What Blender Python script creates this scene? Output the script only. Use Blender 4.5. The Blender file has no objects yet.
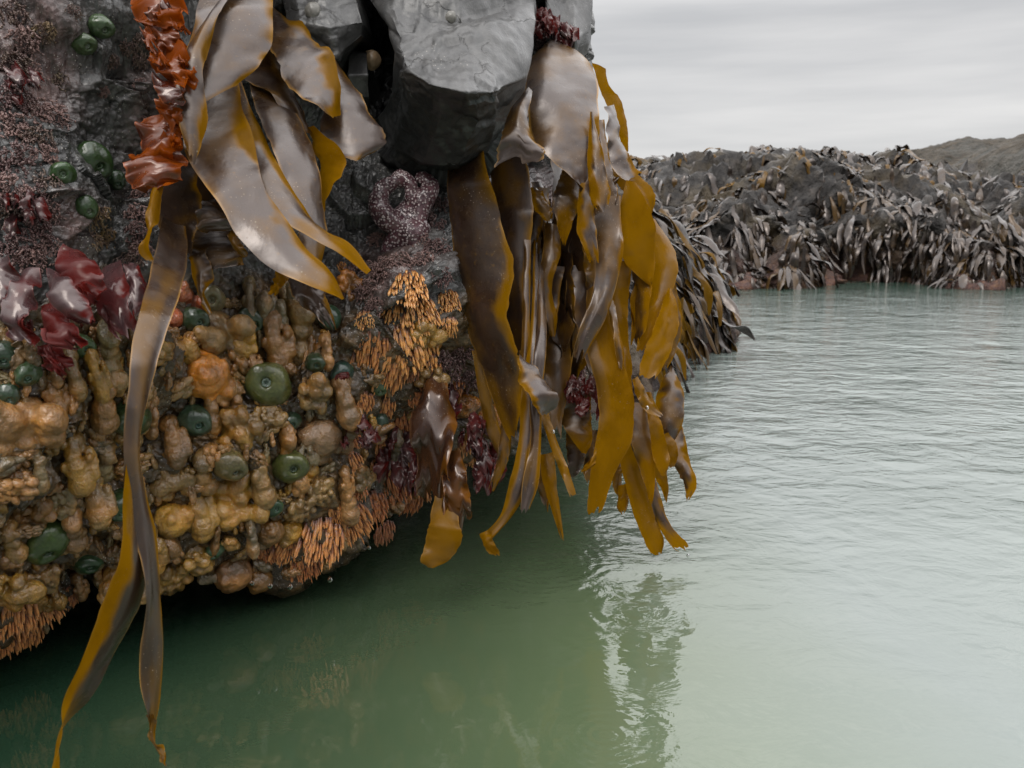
import bpy, math, random
import numpy as np
from mathutils import Vector, Matrix, kdtree

random.seed(7)
rng = np.random.default_rng(11)
scene = bpy.context.scene
COL = scene.collection

# ------------------------------------------------------------------ camera
W, H = 1024, 768
F = 887.0
TH = math.radians(10.5)
CAMZ = 0.45
cs, sn = math.cos(TH), math.sin(TH)
FWD = np.array([0, cs, -sn]); UP = np.array([0, sn, cs]); RT = np.array([1.0, 0, 0])
CAM = np.array([0, 0, CAMZ])

def at(px, py, d):
    px = np.asarray(px, float)[..., None]; py = np.asarray(py, float)[..., None]; d = np.asarray(d, float)[..., None]
    return CAM + d * (FWD + (px - 512) / F * RT - (py - 384) / F * UP)

def dz(py, z=0.0):
    """depth at which the ray through image row py meets height z"""
    return (CAMZ - z) / (sn + (np.asarray(py, float) - 384) / F * cs)

cam_d = bpy.data.cameras.new('camera')
cam = bpy.data.objects.new('camera', cam_d)
COL.objects.link(cam)
cam.location = CAM
cam.rotation_euler = (math.radians(90 - 10.5), 0, 0)
cam_d.sensor_width = 36
cam_d.lens = F / W * 36
cam_d.clip_start = 0.05
cam_d.clip_end = 3000
cam_d.dof.use_dof = True
cam_d.dof.focus_distance = 1.0
cam_d.dof.aperture_fstop = 18
scene.camera = cam

# ------------------------------------------------------------------ noise
def _hash(ix, iy, iz, seed):
    h = (ix.astype(np.int64) * 374761393 + iy.astype(np.int64) * 668265263 + iz.astype(np.int64) * 2147483647 + seed * 974634777) & 0xffffffff
    h = ((h ^ (h >> 13)) * 1274126177) & 0xffffffff
    h = ((h ^ (h >> 15)) * 2246822519) & 0xffffffff
    h = h ^ (h >> 16)
    return (h & 0xffffff) / float(0xffffff)

def vnoise(p, seed=0):
    i = np.floor(p); f = p - i; f = f * f * f * (f * (f * 6 - 15) + 10)
    i = i.astype(np.int64); out = 0
    for a in (0, 1):
        wx = f[..., 0] if a else 1 - f[..., 0]
        for b in (0, 1):
            wy = f[..., 1] if b else 1 - f[..., 1]
            for c in (0, 1):
                wz = f[..., 2] if c else 1 - f[..., 2]
                out = out + wx * wy * wz * _hash(i[..., 0] + a, i[..., 1] + b, i[..., 2] + c, seed)
    return out * 2 - 1

def fbm(p, octv=4, seed=0, gain=0.5):
    s = 0; a = 1.0
    for k in range(octv):
        s = s + a * vnoise(p * (2.03 ** k) + 17.3 * k, seed + k); a *= gain
    return s

def worley(p, seed=0):
    i = np.floor(p).astype(np.int64); best = np.full(p.shape[:-1], 9e9); best2 = best.copy()
    dv = np.zeros(p.shape); cid = np.zeros(p.shape, np.int64)
    for a in (-1, 0, 1):
        for b in (-1, 0, 1):
            for c in (-1, 0, 1):
                ix, iy, iz = i[..., 0] + a, i[..., 1] + b, i[..., 2] + c
                q = np.stack([ix + _hash(ix, iy, iz, seed), iy + _hash(ix, iy, iz, seed + 1), iz + _hash(ix, iy, iz, seed + 2)], -1)
                dd = p - q; r = (dd ** 2).sum(-1)
                m = r < best
                best2 = np.where(m, best, np.minimum(best2, r))
                best = np.where(m, r, best)
                dv = np.where(m[..., None], dd, dv)
                cid = np.where(m[..., None], np.stack([ix, iy, iz], -1), cid)
    return np.sqrt(best), np.sqrt(best2), dv, cid

def facets(p, seed=0):
    f1, f2, dv, cid = worley(p, seed)
    n = np.stack([_hash(cid[..., 0], cid[..., 1], cid[..., 2], seed + k) * 2 - 1 for k in (5, 6, 7)], -1)
    off = _hash(cid[..., 0], cid[..., 1], cid[..., 2], seed + 9) - 0.5
    return (dv * n).sum(-1) + off * 0.6, f2 - f1

# ------------------------------------------------------------------ mesh helpers
def mesh_np(name, V, Fq, attrs=None, smooth=True):
    me = bpy.data.meshes.new(name)
    V = np.asarray(V, np.float32).reshape(-1, 3); Fq = np.asarray(Fq, np.int32)
    k = Fq.shape[1]
    me.vertices.add(len(V)); me.vertices.foreach_set('co', V.ravel())
    me.loops.add(Fq.size); me.loops.foreach_set('vertex_index', Fq.ravel())
    me.polygons.add(len(Fq)); me.polygons.foreach_set('loop_start', np.arange(0, Fq.size, k, dtype=np.int32))
    me.polygons.foreach_set('loop_total', np.full(len(Fq), k, np.int32))
    me.update(calc_edges=True)
    me.polygons.foreach_set('use_smooth', np.full(len(Fq), smooth, bool))
    for nm, a in (attrs or {}).items():
        at_ = me.attributes.new(nm, 'FLOAT', 'POINT'); at_.data.foreach_set('value', np.asarray(a, np.float32).ravel())
    me.validate()
    return me

def grid_faces(h, w, base=0, closed=False):
    ii, jj = np.meshgrid(np.arange(h - 1), np.arange(w if closed else w - 1), indexing='ij')
    a = ii * w + jj; b = ii * w + (jj + 1) % w
    return np.stack([a, b, b + w, a + w], -1).reshape(-1, 4) + base

def normals(P):
    du = np.gradient(P, axis=1); dv = np.gradient(P, axis=0)
    n = np.cross(du, dv); n /= np.linalg.norm(n, axis=-1, keepdims=True) + 1e-12
    m = ((CAM - P) * n).sum(-1).mean() < 0
    return -n if m else n

def obj(name, me, mat, parent=None):
    o = bpy.data.objects.new(name, me)
    if mat is not None:
        me.materials.clear(); me.materials.append(mat)
    COL.objects.link(o)
    if parent is not None:
        o.parent = parent
        o.matrix_parent_inverse = parent.matrix_world.inverted() if False else Matrix.Translation(-Vector(parent.location))
    return o

def tag(o, label=None, cat=None, group=None, kind=None):
    if label and len(label.split()) > 16: print('LONG', len(label.split()), label)
    if label: o['label'] = label
    if cat: o['category'] = cat
    if group: o['group'] = group
    if kind: o['kind'] = kind
    return o

def empty(name, loc, label, cat, group=None):
    o = bpy.data.objects.new(name, None); COL.objects.link(o)
    o.location = loc; o.empty_display_size = 0.02
    return tag(o, label, cat, group)

# ------------------------------------------------------------------ materials
def new_mat(name):
    m = bpy.data.materials.new(name); m.use_nodes = True
    nt = m.node_tree; nt.nodes.clear()
    return m, nt, nt.nodes, nt.links

class NB:
    """small node builder"""
    def __init__(s, name):
        s.m, s.nt, s.n, s.l = new_mat(name)
        s.out = s.n.new('ShaderNodeOutputMaterial')
        s.geo = None
    def node(s, t, **kw):
        nd = s.n.new(t)
        for k, v in kw.items():
            if k in nd.inputs.keys(): s.setin(nd, k, v)
            else: setattr(nd, k, v)
        return nd
    def setin(s, nd, k, v):
        if isinstance(v, bpy.types.NodeSocket): s.l.new(v, nd.inputs[k])
        else: nd.inputs[k].default_value = v
    def coord(s, kind='Object'):
        return s.node('ShaderNodeTexCoord').outputs[kind]
    def pos(s):
        return s.node('ShaderNodeNewGeometry').outputs['Position']
    def noise(s, vec, scale, detail=4, rough=0.55, dist=0.0):
        nd = s.node('ShaderNodeTexNoise'); s.l.new(vec, nd.inputs['Vector'])
        nd.inputs['Scale'].default_value = scale; nd.inputs['Detail'].default_value = detail
        nd.inputs['Roughness'].default_value = rough; nd.inputs['Distortion'].default_value = dist
        return nd.outputs['Fac']
    def vor(s, vec, scale, feature='F1', out='Distance'):
        nd = s.node('ShaderNodeTexVoronoi'); nd.feature = feature; s.l.new(vec, nd.inputs['Vector'])
        nd.inputs['Scale'].default_value = scale
        return nd.outputs[out]
    def ramp(s, fac, stops, interp='LINEAR'):
        nd = s.node('ShaderNodeValToRGB'); s.l.new(fac, nd.inputs['Fac']); cr = nd.color_ramp; cr.interpolation = interp
        while len(cr.elements) < len(stops): cr.elements.new(0.5)
        for e, (p, c) in zip(cr.elements, stops):
            e.position = p; e.color = (c, c, c, 1) if isinstance(c, (int, float)) else (*c, 1)
        return nd.outputs['Color']
    def mix(s, fac, a, b, mode='MIX'):
        nd = s.node('ShaderNodeMix'); nd.data_type = 'RGBA'; nd.blend_type = mode; nd.clamp_factor = True
        for k, v in ((0, fac), (6, a), (7, b)):
            if isinstance(v, bpy.types.NodeSocket): s.l.new(v, nd.inputs[k])
            else: nd.inputs[k].default_value = v if k == 0 else ((*v, 1) if not isinstance(v, (int, float)) else (v, v, v, 1))
        return nd.outputs[2]
    def math(s, op, a, b=None, clamp=False):
        nd = s.node('ShaderNodeMath'); nd.operation = op; nd.use_clamp = clamp
        for k, v in ((0, a), (1, b)):
            if v is None: continue
            if isinstance(v, bpy.types.NodeSocket): s.l.new(v, nd.inputs[k])
            else: nd.inputs[k].default_value = v
        return nd.outputs[0]
    def attr(s, nm):
        nd = s.node('ShaderNodeAttribute'); nd.attribute_name = nm
        return nd.outputs['Fac']
    def bump(s, h, strength, dist, normal=None):
        nd = s.node('ShaderNodeBump'); s.l.new(h, nd.inputs['Height'])
        nd.inputs['Strength'].default_value = strength; nd.inputs['Distance'].default_value = dist
        if normal is not None: s.l.new(normal, nd.inputs['Normal'])
        return nd.outputs['Normal']
    def prin(s, **kw):
        nd = s.node('ShaderNodeBsdfPrincipled')
        for k, v in kw.items():
            k = k.replace('_', ' ')
            if isinstance(v, tuple) and len(v) == 3 and k in ('Base Color', 'Specular Tint', 'Coat Tint', 'Sheen Tint'): v = (*v, 1)
            s.setin(nd, k, v)
        return nd.outputs[0]
    def done(s, sh):
        s.l.new(sh, s.out.inputs['Surface']); return s.m

def mat_rock():
    b = NB('wet_rock'); p = b.pos()
    cor = b.attr('cor'); gr = b.attr('grime'); dk = b.attr('dark')
    n1 = b.noise(p, 9, 6, .6); n2 = b.noise(p, 60, 5, .65); n3 = b.noise(p, 260, 3, .6)
    c = b.ramp(n1, [(.3, (.03, .031, .032)), (.55, (.065, .065, .063)), (.75, (.12, .115, .108))])
    c = b.mix(b.ramp(n2, [(.35, 0.0), (.7, .75)]), c, (.045, .042, .04))
    # encrusting pink coralline and brown film, in patches
    pk = b.ramp(b.noise(p, 45, 5, .7), [(.3, (.03, .018, .017)), (.5, (.10, .06, .055)), (.72, (.27, .18, .165))])
    c = b.mix(cor, c, pk)
    gm = b.ramp(b.noise(p, 35, 5, .65), [(.3, (.012, .008, .004)), (.5, (.07, .042, .018)), (.72, (.22, .125, .045))])
    c = b.mix(gr, c, gm)
    # barnacle spat and sand grains
    sp = b.ramp(b.vor(p, 330), [(.12, 1.0), (.22, 0.0)])
    spm = b.math('MULTIPLY', sp, b.ramp(b.noise(p, 22, 3), [(.46, 0.0), (.6, 1.0)]))
    c = b.mix(spm, c, (.5, .47, .42))
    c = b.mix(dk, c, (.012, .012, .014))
    h = b.math('ADD', b.math('MULTIPLY', n2, .7), b.math('MULTIPLY', n3, .35))
    h = b.math('ADD', h, b.math('MULTIPLY', b.vor(p, 170), .5))
    nn = b.bump(h, .8, .004)
    r = b.ramp(b.noise(p, 30, 4), [(.35, .18), (.65, .55)])
    return b.done(b.prin(Base_Color=c, Roughness=r, Normal=nn, Coat_Weight=.5, Coat_Roughness=.15))

def mat_slab():
    b = NB('smooth_grey_slate'); p = b.pos(); dk = b.attr('dark')
    mp = b.node('ShaderNodeMapping'); b.l.new(p, mp.inputs['Vector']); mp.inputs['Scale'].default_value = (1.0, .25, .35); mp.inputs['Rotation'].default_value = (0, .5, .3)
    n1 = b.noise(p, 12, 5, .6); st = b.noise(mp.outputs[0], 90, 5, .6); n3 = b.noise(p, 300, 3, .6); n4 = b.noise(p, 45, 5, .7)
    c = b.ramp(n1, [(.3, (.020, .020, .021)), (.5, (.042, .041, .041)), (.75, (.078, .076, .073))])
    c = b.mix(b.ramp(st, [(.4, 0.0), (.75, .35)]), c, (.15, .146, .14))
    c = b.mix(b.ramp(n4, [(.52, 0.0), (.7, .6)]), c, (.05, .052, .054))
    # hairline cracks
    dv = b.node('ShaderNodeVectorMath'); dv.operation = 'ADD'; b.l.new(p, dv.inputs[0]); nzc = b.node('ShaderNodeTexNoise'); b.l.new(p, nzc.inputs['Vector']); nzc.inputs['Scale'].default_value = 25; nzc.inputs['Detail'].default_value = 5; vs_ = b.node('ShaderNodeVectorMath'); vs_.operation = 'SCALE'; vs_.inputs['Scale'].default_value = .07; b.l.new(nzc.outputs['Color'], vs_.inputs[0]); b.l.new(vs_.outputs[0], dv.inputs[1])
    cr = b.ramp(b.vor(dv.outputs[0], 11, 'DISTANCE_TO_EDGE'), [(.0, 1.0), (.014, 0.0)])
    cr = b.math('MULTIPLY', cr, b.ramp(b.noise(p, 7, 3), [(.5, 0.0), (.56, 1.0)]))
    c = b.mix(cr, c, (.04, .038, .036))
    bn = b.ramp(b.vor(p, 210), [(.1, .9), (.17, 0.0)]); bn = b.math('MULTIPLY', bn, b.ramp(b.noise(p, 20, 3), [(.55, 0.0), (.65, 1.0)]))
    c = b.mix(bn, c, (.4, .37, .33))
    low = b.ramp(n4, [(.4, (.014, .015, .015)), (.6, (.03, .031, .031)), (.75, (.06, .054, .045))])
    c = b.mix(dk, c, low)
    h = b.math('ADD', b.math('MULTIPLY', b.math('MULTIPLY', st, b.math('SUBTRACT', 1.0, dk)), .3), b.math('MULTIPLY', n3, .3)); h = b.math('SUBTRACT', h, b.math('MULTIPLY', cr, 1.0))
    h = b.math('ADD', h, b.math('MULTIPLY', n4, .7))
    return b.done(b.prin(Base_Color=c, Roughness=b.ramp(n4, [(.3, .3), (.7, .55)]), Normal=b.bump(h, .6, .003), Coat_Weight=.35, Coat_Roughness=.25))

def mat_kelp(name, dark, gold, trans=.35, rough=.3, coat=1.0, trans_col=None, bumpd=.0012):
    b = NB(name); p = b.coord('Object'); t = b.attr('tint'); e = b.attr('rim')
    n1 = b.noise(p, 28, 4, .55); n2 = b.noise(p, 160, 4, .6)
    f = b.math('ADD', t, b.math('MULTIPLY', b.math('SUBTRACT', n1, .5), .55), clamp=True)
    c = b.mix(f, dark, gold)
    c = b.mix(b.ramp(n2, [(.62, 0.0), (.75, .55)]), c, tuple(v * .45 for v in gold))
    c = b.mix(b.math('MULTIPLY', b.ramp(b.noise(p, 13, 5, .65, 1.0), [(.48, 0.0), (.66, .6)]), f), c, tuple(v * .33 for v in gold))
    # small bites and pale scratches on the blade
    sc = b.ramp(b.vor(p, 95), [(.05, .6), (.1, 0.0)])
    c = b.mix(b.math('MULTIPLY', sc, b.ramp(n1, [(.5, 0.0), (.6, 1.0)])), c, (.3, .25, .17))
    c = b.mix(b.math('MULTIPLY', e, .8), c, tuple(min(1, v * 1.3 + .04) for v in gold))  # thin edge highlight of the blade's thickness, painted into the colour
    mp = b.node('ShaderNodeMapping'); b.l.new(p, mp.inputs['Vector']); mp.inputs['Scale'].default_value = (1, 1, .35)
    spk = b.ramp(b.vor(p, 260), [(.08, 1.0), (.16, 0.0)])
    spk = b.math('MULTIPLY', spk, b.ramp(b.noise(p, 14, 3), [(.5, 0.0), (.62, .8)]))
    c = b.mix(spk, c, (.35, .27, .2))
    h = b.math('ADD', b.math('MULTIPLY', b.noise(mp.outputs[0], 55, 3, .5), 1.0), b.math('ADD', b.math('MULTIPLY', n2, .2), b.math('MULTIPLY', spk, .35)))
    nn = b.bump(h, .3, bumpd * 2)
    r = b.ramp(b.noise(p, 40, 4), [(.3, rough * .75), (.7, rough * 1.35)])
    cw = b.math('MULTIPLY', b.math('SUBTRACT', 1.0, b.math('MULTIPLY', f, .88)), coat)
    sh = b.prin(Base_Color=c, Roughness=r, Normal=nn, IOR=1.5, Specular_Tint=(1.0, .86, .8), Specular_IOR_Level=b.math('MULTIPLY', b.math('SUBTRACT', 1.05, f), .62), Coat_Weight=cw, Coat_Roughness=b.math('MULTIPLY', r, .8), Coat_IOR=1.5, Coat_Normal=nn)
    tr = b.node('ShaderNodeBsdfTranslucent'); b.l.new(b.mix(f, tuple(v * .5 for v in gold), trans_col or gold), tr.inputs['Color'])
    mx = b.node('ShaderNodeMixShader'); b.l.new(b.math('MULTIPLY', b.math('ADD', b.math('POWER', f, 1.4), .02, clamp=True), trans), mx.inputs[0])
    b.l.new(sh, mx.inputs[1]); b.l.new(tr.outputs[0], mx.inputs[2])
    return b.done(mx.outputs[0])

def mat_objcol(name, rough=.3, coat=.9, sss=.35, vary=.55, speck=(.05, .035, .02), bump_s=220, bd=.0015, spk=.5):
    b = NB(name); p = b.coord('Object')
    oi = b.node('ShaderNodeObjectInfo'); base = oi.outputs['Color']
    w = b.pos()
    n1 = b.noise(w, 55, 4, .6); n2 = b.noise(w, bump_s, 4, .65)
    c = b.mix(b.ramp(n1, [(.35, vary), (.62, 0.0)]), base, speck)
    c = b.mix(b.ramp(b.noise(w, 26, 3), [(.5, 0.0), (.7, .55)]), c, (.55, .23, .03))
    c = b.mix(b.ramp(n1, [(.58, 0.0), (.75, .3)]), c, (.42, .30, .18))
    c = b.mix(b.ramp(b.noise(w, 21, 4, .65), [(.46, 0.0), (.62, .65)]), c, (.085, .052, .018))
    s1 = b.ramp(b.vor(w, 420), [(.1, spk), (.2, 0.0)])
    c = b.mix(b.math('MULTIPLY', s1, b.ramp(n1, [(.4, 0.0), (.5, 1.0)])), c, speck)
    nn = b.bump(b.math('ADD', b.math('MULTIPLY', n2, .6), b.math('ADD', b.math('MULTIPLY', b.noise(w, 520, 2), .2), b.math('MULTIPLY', n1, .8))), .75, bd * 2)
    return b.done(b.prin(Base_Color=c, Roughness=rough, Normal=nn, Coat_Weight=coat, Coat_Roughness=.07, Coat_Normal=nn,
                         Subsurface_Weight=sss, Subsurface_Scale=.006, Subsurface_Radius=(1.0, .5, .25)))

def mat_anemone():
    b = NB('anemone_skin'); p = b.coord('Object'); oi = b.node('ShaderNodeObjectInfo'); w = b.pos()
    n1 = b.noise(w, 60, 3); v = b.vor(w, 330)
    c = b.mix(b.ramp(n1, [(.35, .55), (.65, 0.0)]), oi.outputs['Color'], (.02, .035, .015))
    c = b.mix(b.ramp(v, [(.15, .0), (.6, .25)]), c, (.015, .03, .012))
    nn = b.bump(b.math('ADD', v, b.noise(w, 120, 3)), .35, .0012)
    return b.done(b.prin(Base_Color=c, Roughness=.28, Normal=nn, Coat_Weight=.6, Coat_Roughness=.15, Subsurface_Weight=.2, Subsurface_Scale=.006, Subsurface_Radius=(.4, 1.0, .4)))

def mat_fingers():
    b = NB('orange_finger_colony'); w = b.pos(); t = b.attr('tipf'); oi = b.node('ShaderNodeObjectInfo')
    c = b.mix(b.ramp(t, [(.1, 1.0), (.75, 0.0)]), oi.outputs['Color'], (.13, .045, .03))
    c = b.mix(b.ramp(t, [(.85, 0.0), (1.0, .5)]), c, (.75, .5, .28))
    c = b.mix(b.ramp(b.noise(w, 150, 3), [(.5, 0.0), (.7, .5)]), c, (.2, .08, .03))
    return b.done(b.prin(Base_Color=c, Roughness=.4, Coat_Weight=.6, Coat_Roughness=.2, Normal=b.bump(b.noise(w, 400, 3), .6, .001), Subsurface_Weight=.15, Subsurface_Scale=.004))

def mat_coralline():
    b = NB('coralline_crust'); w = b.pos(); oi = b.node('ShaderNodeObjectInfo')
    c = b.mix(b.ramp(b.noise(w, 140, 3), [(.4, .8), (.6, 0.0)]), oi.outputs['Color'], (.10, .05, .045))
    c = b.mix(b.ramp(b.noise(w, 300, 2), [(.55, 0.0), (.7, .6)]), c, (.45, .34, .31))
    return b.done(b.prin(Base_Color=c, Roughness=.45, Coat_Weight=.5, Coat_Roughness=.2, Normal=b.bump(b.noise(w, 500, 2), .5, .001)))

def mat_star():
    b = NB('purple_starfish_skin'); w = b.pos()
    v = b.vor(w, 300); n = b.noise(w, 400, 3, dist=1.0)
    f = b.ramp(b.math('ADD', v, b.math('MULTIPLY', n, .25)), [(.42, 1.0), (.62, 0.0)])
    base = b.ramp(b.noise(w, 60, 3), [(.35, (.045, .015, .022)), (.65, (.13, .055, .065))])
    c = b.mix(f, base, (.52, .42, .42))
    return b.done(b.prin(Base_Color=c, Roughness=.45, Coat_Weight=.5, Normal=b.bump(f, .9, .0025)))

def mat_simple(name, col, rough=.5, coat=0.0, var=.4, scale=80, bd=.001):
    b = NB(name); w = b.pos(); n = b.noise(w, scale, 4, .6)
    c = b.mix(b.ramp(n, [(.35, var), (.65, 0.0)]), col, tuple(v * .3 for v in col))
    return b.done(b.prin(Base_Color=c, Roughness=rough, Coat_Weight=coat, Coat_Roughness=.1, Normal=b.bump(n, .5, bd)))

def mat_far_rock():
    b = NB('weedy_reef_rock'); p = b.pos()
    n1 = b.noise(p, 2.5, 6, .6); n2 = b.noise(p, 14, 5, .65)
    c = b.ramp(n2, [(.3, (.010, .008, .008)), (.5, (.028, .025, .023)), (.72, (.08, .068, .06))])
    c = b.mix(b.attr('cor'), c, b.ramp(b.noise(p, 22, 6, .75), [(.3, (.025, .012, .01)), (.5, (.085, .04, .032)), (.62, (.16, .075, .04)), (.75, (.26, .19, .12))]))
    c = b.mix(b.ramp(n1, [(.5, 0.0), (.65, .5)]), c, (.10, .07, .03))
    return b.done(b.prin(Base_Color=c, Roughness=.5, Specular_IOR_Level=.35, Normal=b.bump(n2, .8, .05)))

def mat_hill():
    b = NB('scrubby_hill'); p = b.pos()
    n1 = b.noise(p, .5, 6, .7); n2 = b.noise(p, 2.2, 5, .7)
    c = b.ramp(n2, [(.3, (.03, .027, .018)), (.5, (.085, .066, .045)), (.7, (.19, .155, .115))])
    c = b.mix(b.ramp(n1, [(.45, 0.0), (.6, .6)]), c, (.15, .15, .14))
    return b.done(b.prin(Base_Color=c, Roughness=.9, Normal=b.bump(n2, 1.0, .9)))

def mat_water():
    b = NB('pool_water'); p = b.pos()
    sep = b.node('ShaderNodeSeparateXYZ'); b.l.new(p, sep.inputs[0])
    # suspended sediment, sandier over the foreground shoal; overhang's shade painted into the deep green
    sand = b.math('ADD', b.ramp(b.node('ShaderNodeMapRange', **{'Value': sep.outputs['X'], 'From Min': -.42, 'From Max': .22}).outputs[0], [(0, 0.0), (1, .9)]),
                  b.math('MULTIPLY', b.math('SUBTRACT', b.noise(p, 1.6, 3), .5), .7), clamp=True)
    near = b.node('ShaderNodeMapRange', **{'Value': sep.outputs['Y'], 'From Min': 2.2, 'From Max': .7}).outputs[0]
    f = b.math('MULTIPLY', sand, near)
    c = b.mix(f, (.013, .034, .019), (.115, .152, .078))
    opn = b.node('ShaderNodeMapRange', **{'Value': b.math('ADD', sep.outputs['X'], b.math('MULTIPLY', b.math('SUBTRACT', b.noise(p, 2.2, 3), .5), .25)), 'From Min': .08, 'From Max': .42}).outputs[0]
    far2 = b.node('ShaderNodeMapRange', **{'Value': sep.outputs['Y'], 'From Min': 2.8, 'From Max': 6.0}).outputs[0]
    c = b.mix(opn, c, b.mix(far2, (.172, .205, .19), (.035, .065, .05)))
    # ripples
    mp = b.node('ShaderNodeMapping'); b.l.new(p, mp.inputs['Vector']); mp.inputs['Scale'].default_value = (.78, 1.0, 1.0); mp.inputs['Rotation'].default_value = (0, 0, math.radians(-9))
    a1 = b.noise(mp.outputs[0], 17, 5, .55, .5); a2 = b.noise(mp.outputs[0], 4.0, 2, .5); a3 = b.noise(mp.outputs[0], 38, 2, .5)
    far = b.node('ShaderNodeMapRange', **{'Value': sep.outputs['Y'], 'From Min': .9, 'From Max': 2.6}).outputs[0]
    xf = b.node('ShaderNodeMapRange', **{'Value': sep.outputs['X'], 'From Min': -.05, 'From Max': .25}).outputs[0]
    pv = b.node('ShaderNodeVectorMath'); pv.operation = 'DISTANCE'; b.l.new(p, pv.inputs[0]); pv.inputs[1].default_value = (*_g(615, 560), 0)
    patch = b.math('POWER', 2.718, b.math('MULTIPLY', b.math('MULTIPLY', pv.outputs['Value'], pv.outputs['Value']), -1.0 / (.17 ** 2)))
    amp = b.math('ADD', b.math('ADD', b.math('MULTIPLY', patch, .55), b.math('MULTIPLY', far, 2.1)), b.math('ADD', b.math('MULTIPLY', xf, .2), .10))
    h = b.math('ADD', b.math('MULTIPLY', a1, .0052), b.math('ADD', b.math('MULTIPLY', a2, .010), b.math('MULTIPLY', a3, .0016)))
    h = b.math('MULTIPLY', h, amp)
    wobn = b.noise(p, 9, 2)
    for (rx, ry, R0, k, A) in RINGS:
        v = b.node('ShaderNodeVectorMath'); v.operation = 'DISTANCE'; b.l.new(p, v.inputs[0]); v.inputs[1].default_value = (rx, ry, 0)
        r = v.outputs['Value']
        env = b.math('POWER', 2.718, b.math('MULTIPLY', b.math('MULTIPLY', r, r), -1.0 / (R0 * R0)))
        w = b.math('MULTIPLY', b.math('SINE', b.math('ADD', b.math('MULTIPLY', r, k), b.math('MULTIPLY', wobn, 9.0))), b.math('MULTIPLY', b.math('MULTIPLY', env, A), b.math('MULTIPLY', wobn, 2.0)))
        h = b.math('ADD', h, w)
    nn = b.bump(h, 1.0, 1.0)
    return b.done(b.prin(Base_Color=c, Roughness=.02, IOR=1.72, Normal=nn))

def _g(px, py):
    q = at(px, py, dz(py)); return float(q[0]), float(q[1])
RINGS = [(*_g(606, 735), .05, 560, .00007), (*_g(690, 562), .03, 480, .00008), (*_g(530, 500), .16, 300, .00016), (*_g(540, 560), .12, 420, .00012), (*_g(645, 610), .10, 300, .00016), (*_g(300, 640), .05, 420, .00006)]

M = {}
M['rock'] = mat_rock(); M['slab'] = mat_slab()
M['kelp'] = mat_kelp('kelp_blade', (.028, .014, .008), (.34, .158, .0015), trans=.6, rough=.36, coat=.75)
M['kelp_far'] = mat_kelp('distant_kelp_blade', (.014, .010, .008), (.15, .075, .004), trans=.15, rough=.3, coat=.5)
M['brownweed'] = mat_kelp('brown_translucent_weed', (.035, .014, .008), (.20, .075, .01), trans=.35, rough=.2, coat=.55)
M['red'] = mat_kelp('dark_red_seaweed', (.045, .022, .024), (.14, .014, .011), trans=.5, rough=.28, coat=.55)
M['orange'] = mat_kelp('orange_red_seaweed', (.05, .010, .005), (.36, .075, .004), trans=.6, rough=.22, coat=.5)
M['squirt'] = mat_objcol('sea_squirt_tunic')
M['anemone'] = mat_anemone()
M['fingers'] = mat_fingers()
M['coralline'] = mat_coralline()
M['star'] = mat_star()
M['limpet'] = mat_simple('limpet_shell', (.2, .19, .17), .5, .3, .5, 300)
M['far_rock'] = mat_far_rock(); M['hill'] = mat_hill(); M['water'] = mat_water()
def mat_drop():
    b = NB('clear_water_drop'); return b.done(b.prin(Base_Color=(1, 1, 1), Roughness=0.0, IOR=1.33, Transmission_Weight=1.0))
M['drop'] = mat_drop()

# ------------------------------------------------------------------ near rock wall
CP = np.array([
 (-700,-420,.62),(-700,0,.6),(-700,600,.55),(-200,-420,.8),(-200,0,.74),(-200,400,.68),(-200,700,.70),
 (0,-420,.9),(0,0,.80),(0,200,.78),(0,350,.75),(0,500,.75),(0,650,.82),
 (130,-420,.95),(130,0,.87),(130,200,.90),(130,350,.84),(130,500,.84),(150,600,.90),
 (250,-420,1.02),(250,0,.97),(250,200,1.0),(250,330,.94),(250,450,.90),(260,590,.98),
 (340,-420,1.1),(340,0,1.02),(340,200,1.04),(340,300,1.0),(330,420,.96),(340,560,1.04),
 (380,60,1.18),(430,-420,1.2),(430,0,1.2),(430,180,1.10),(400,280,.99),(430,300,1.0),(430,420,1.10),(400,520,1.12),
 (520,-420,1.3),(520,0,1.27),(520,200,1.28),(520,400,1.22),(600,-420,1.4),(600,0,1.35),(600,200,1.36),(600,400,1.36)], float)

def tps_fit(C):
    n = len(C); X = C[:, :2] / 400; K = np.linalg.norm(X[:, None] - X[None], axis=-1)
    K = np.where(K > 0, K ** 2 * np.log(K + 1e-9), 0) + np.eye(n) * .01
    Pm = np.c_[np.ones(n), X]; A = np.block([[K, Pm], [Pm.T, np.zeros((3, 3))]])
    return X, np.linalg.solve(A, np.r_[C[:, 2], 0, 0, 0])
_X, _w = tps_fit(CP)
def wallD(px, py):
    q = np.stack([np.asarray(px, float) / 400, np.asarray(py, float) / 400], -1); s = q.shape[:-1]; q = q.reshape(-1, 2)
    out = np.zeros(len(q))
    for i in range(0, len(q), 20000):
        c = q[i:i + 20000]; r = np.linalg.norm(c[:, None] - _X[None], axis=-1)
        out[i:i + 20000] = np.where(r > 0, r ** 2 * np.log(r + 1e-9), 0) @ _w[:len(_X)] + _w[-3] + c @ _w[-2:]
    return out.reshape(s)

BX = [-700, -200, 0, 40, 90, 140, 180, 200, 290, 340, 370, 400, 440, 500, 560, 600, 640]
BY = [790, 700, 648, 622, 576, 582, 574, 570, 570, 548, 524, 502, 474, 448, 416, 390, 380]

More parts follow.
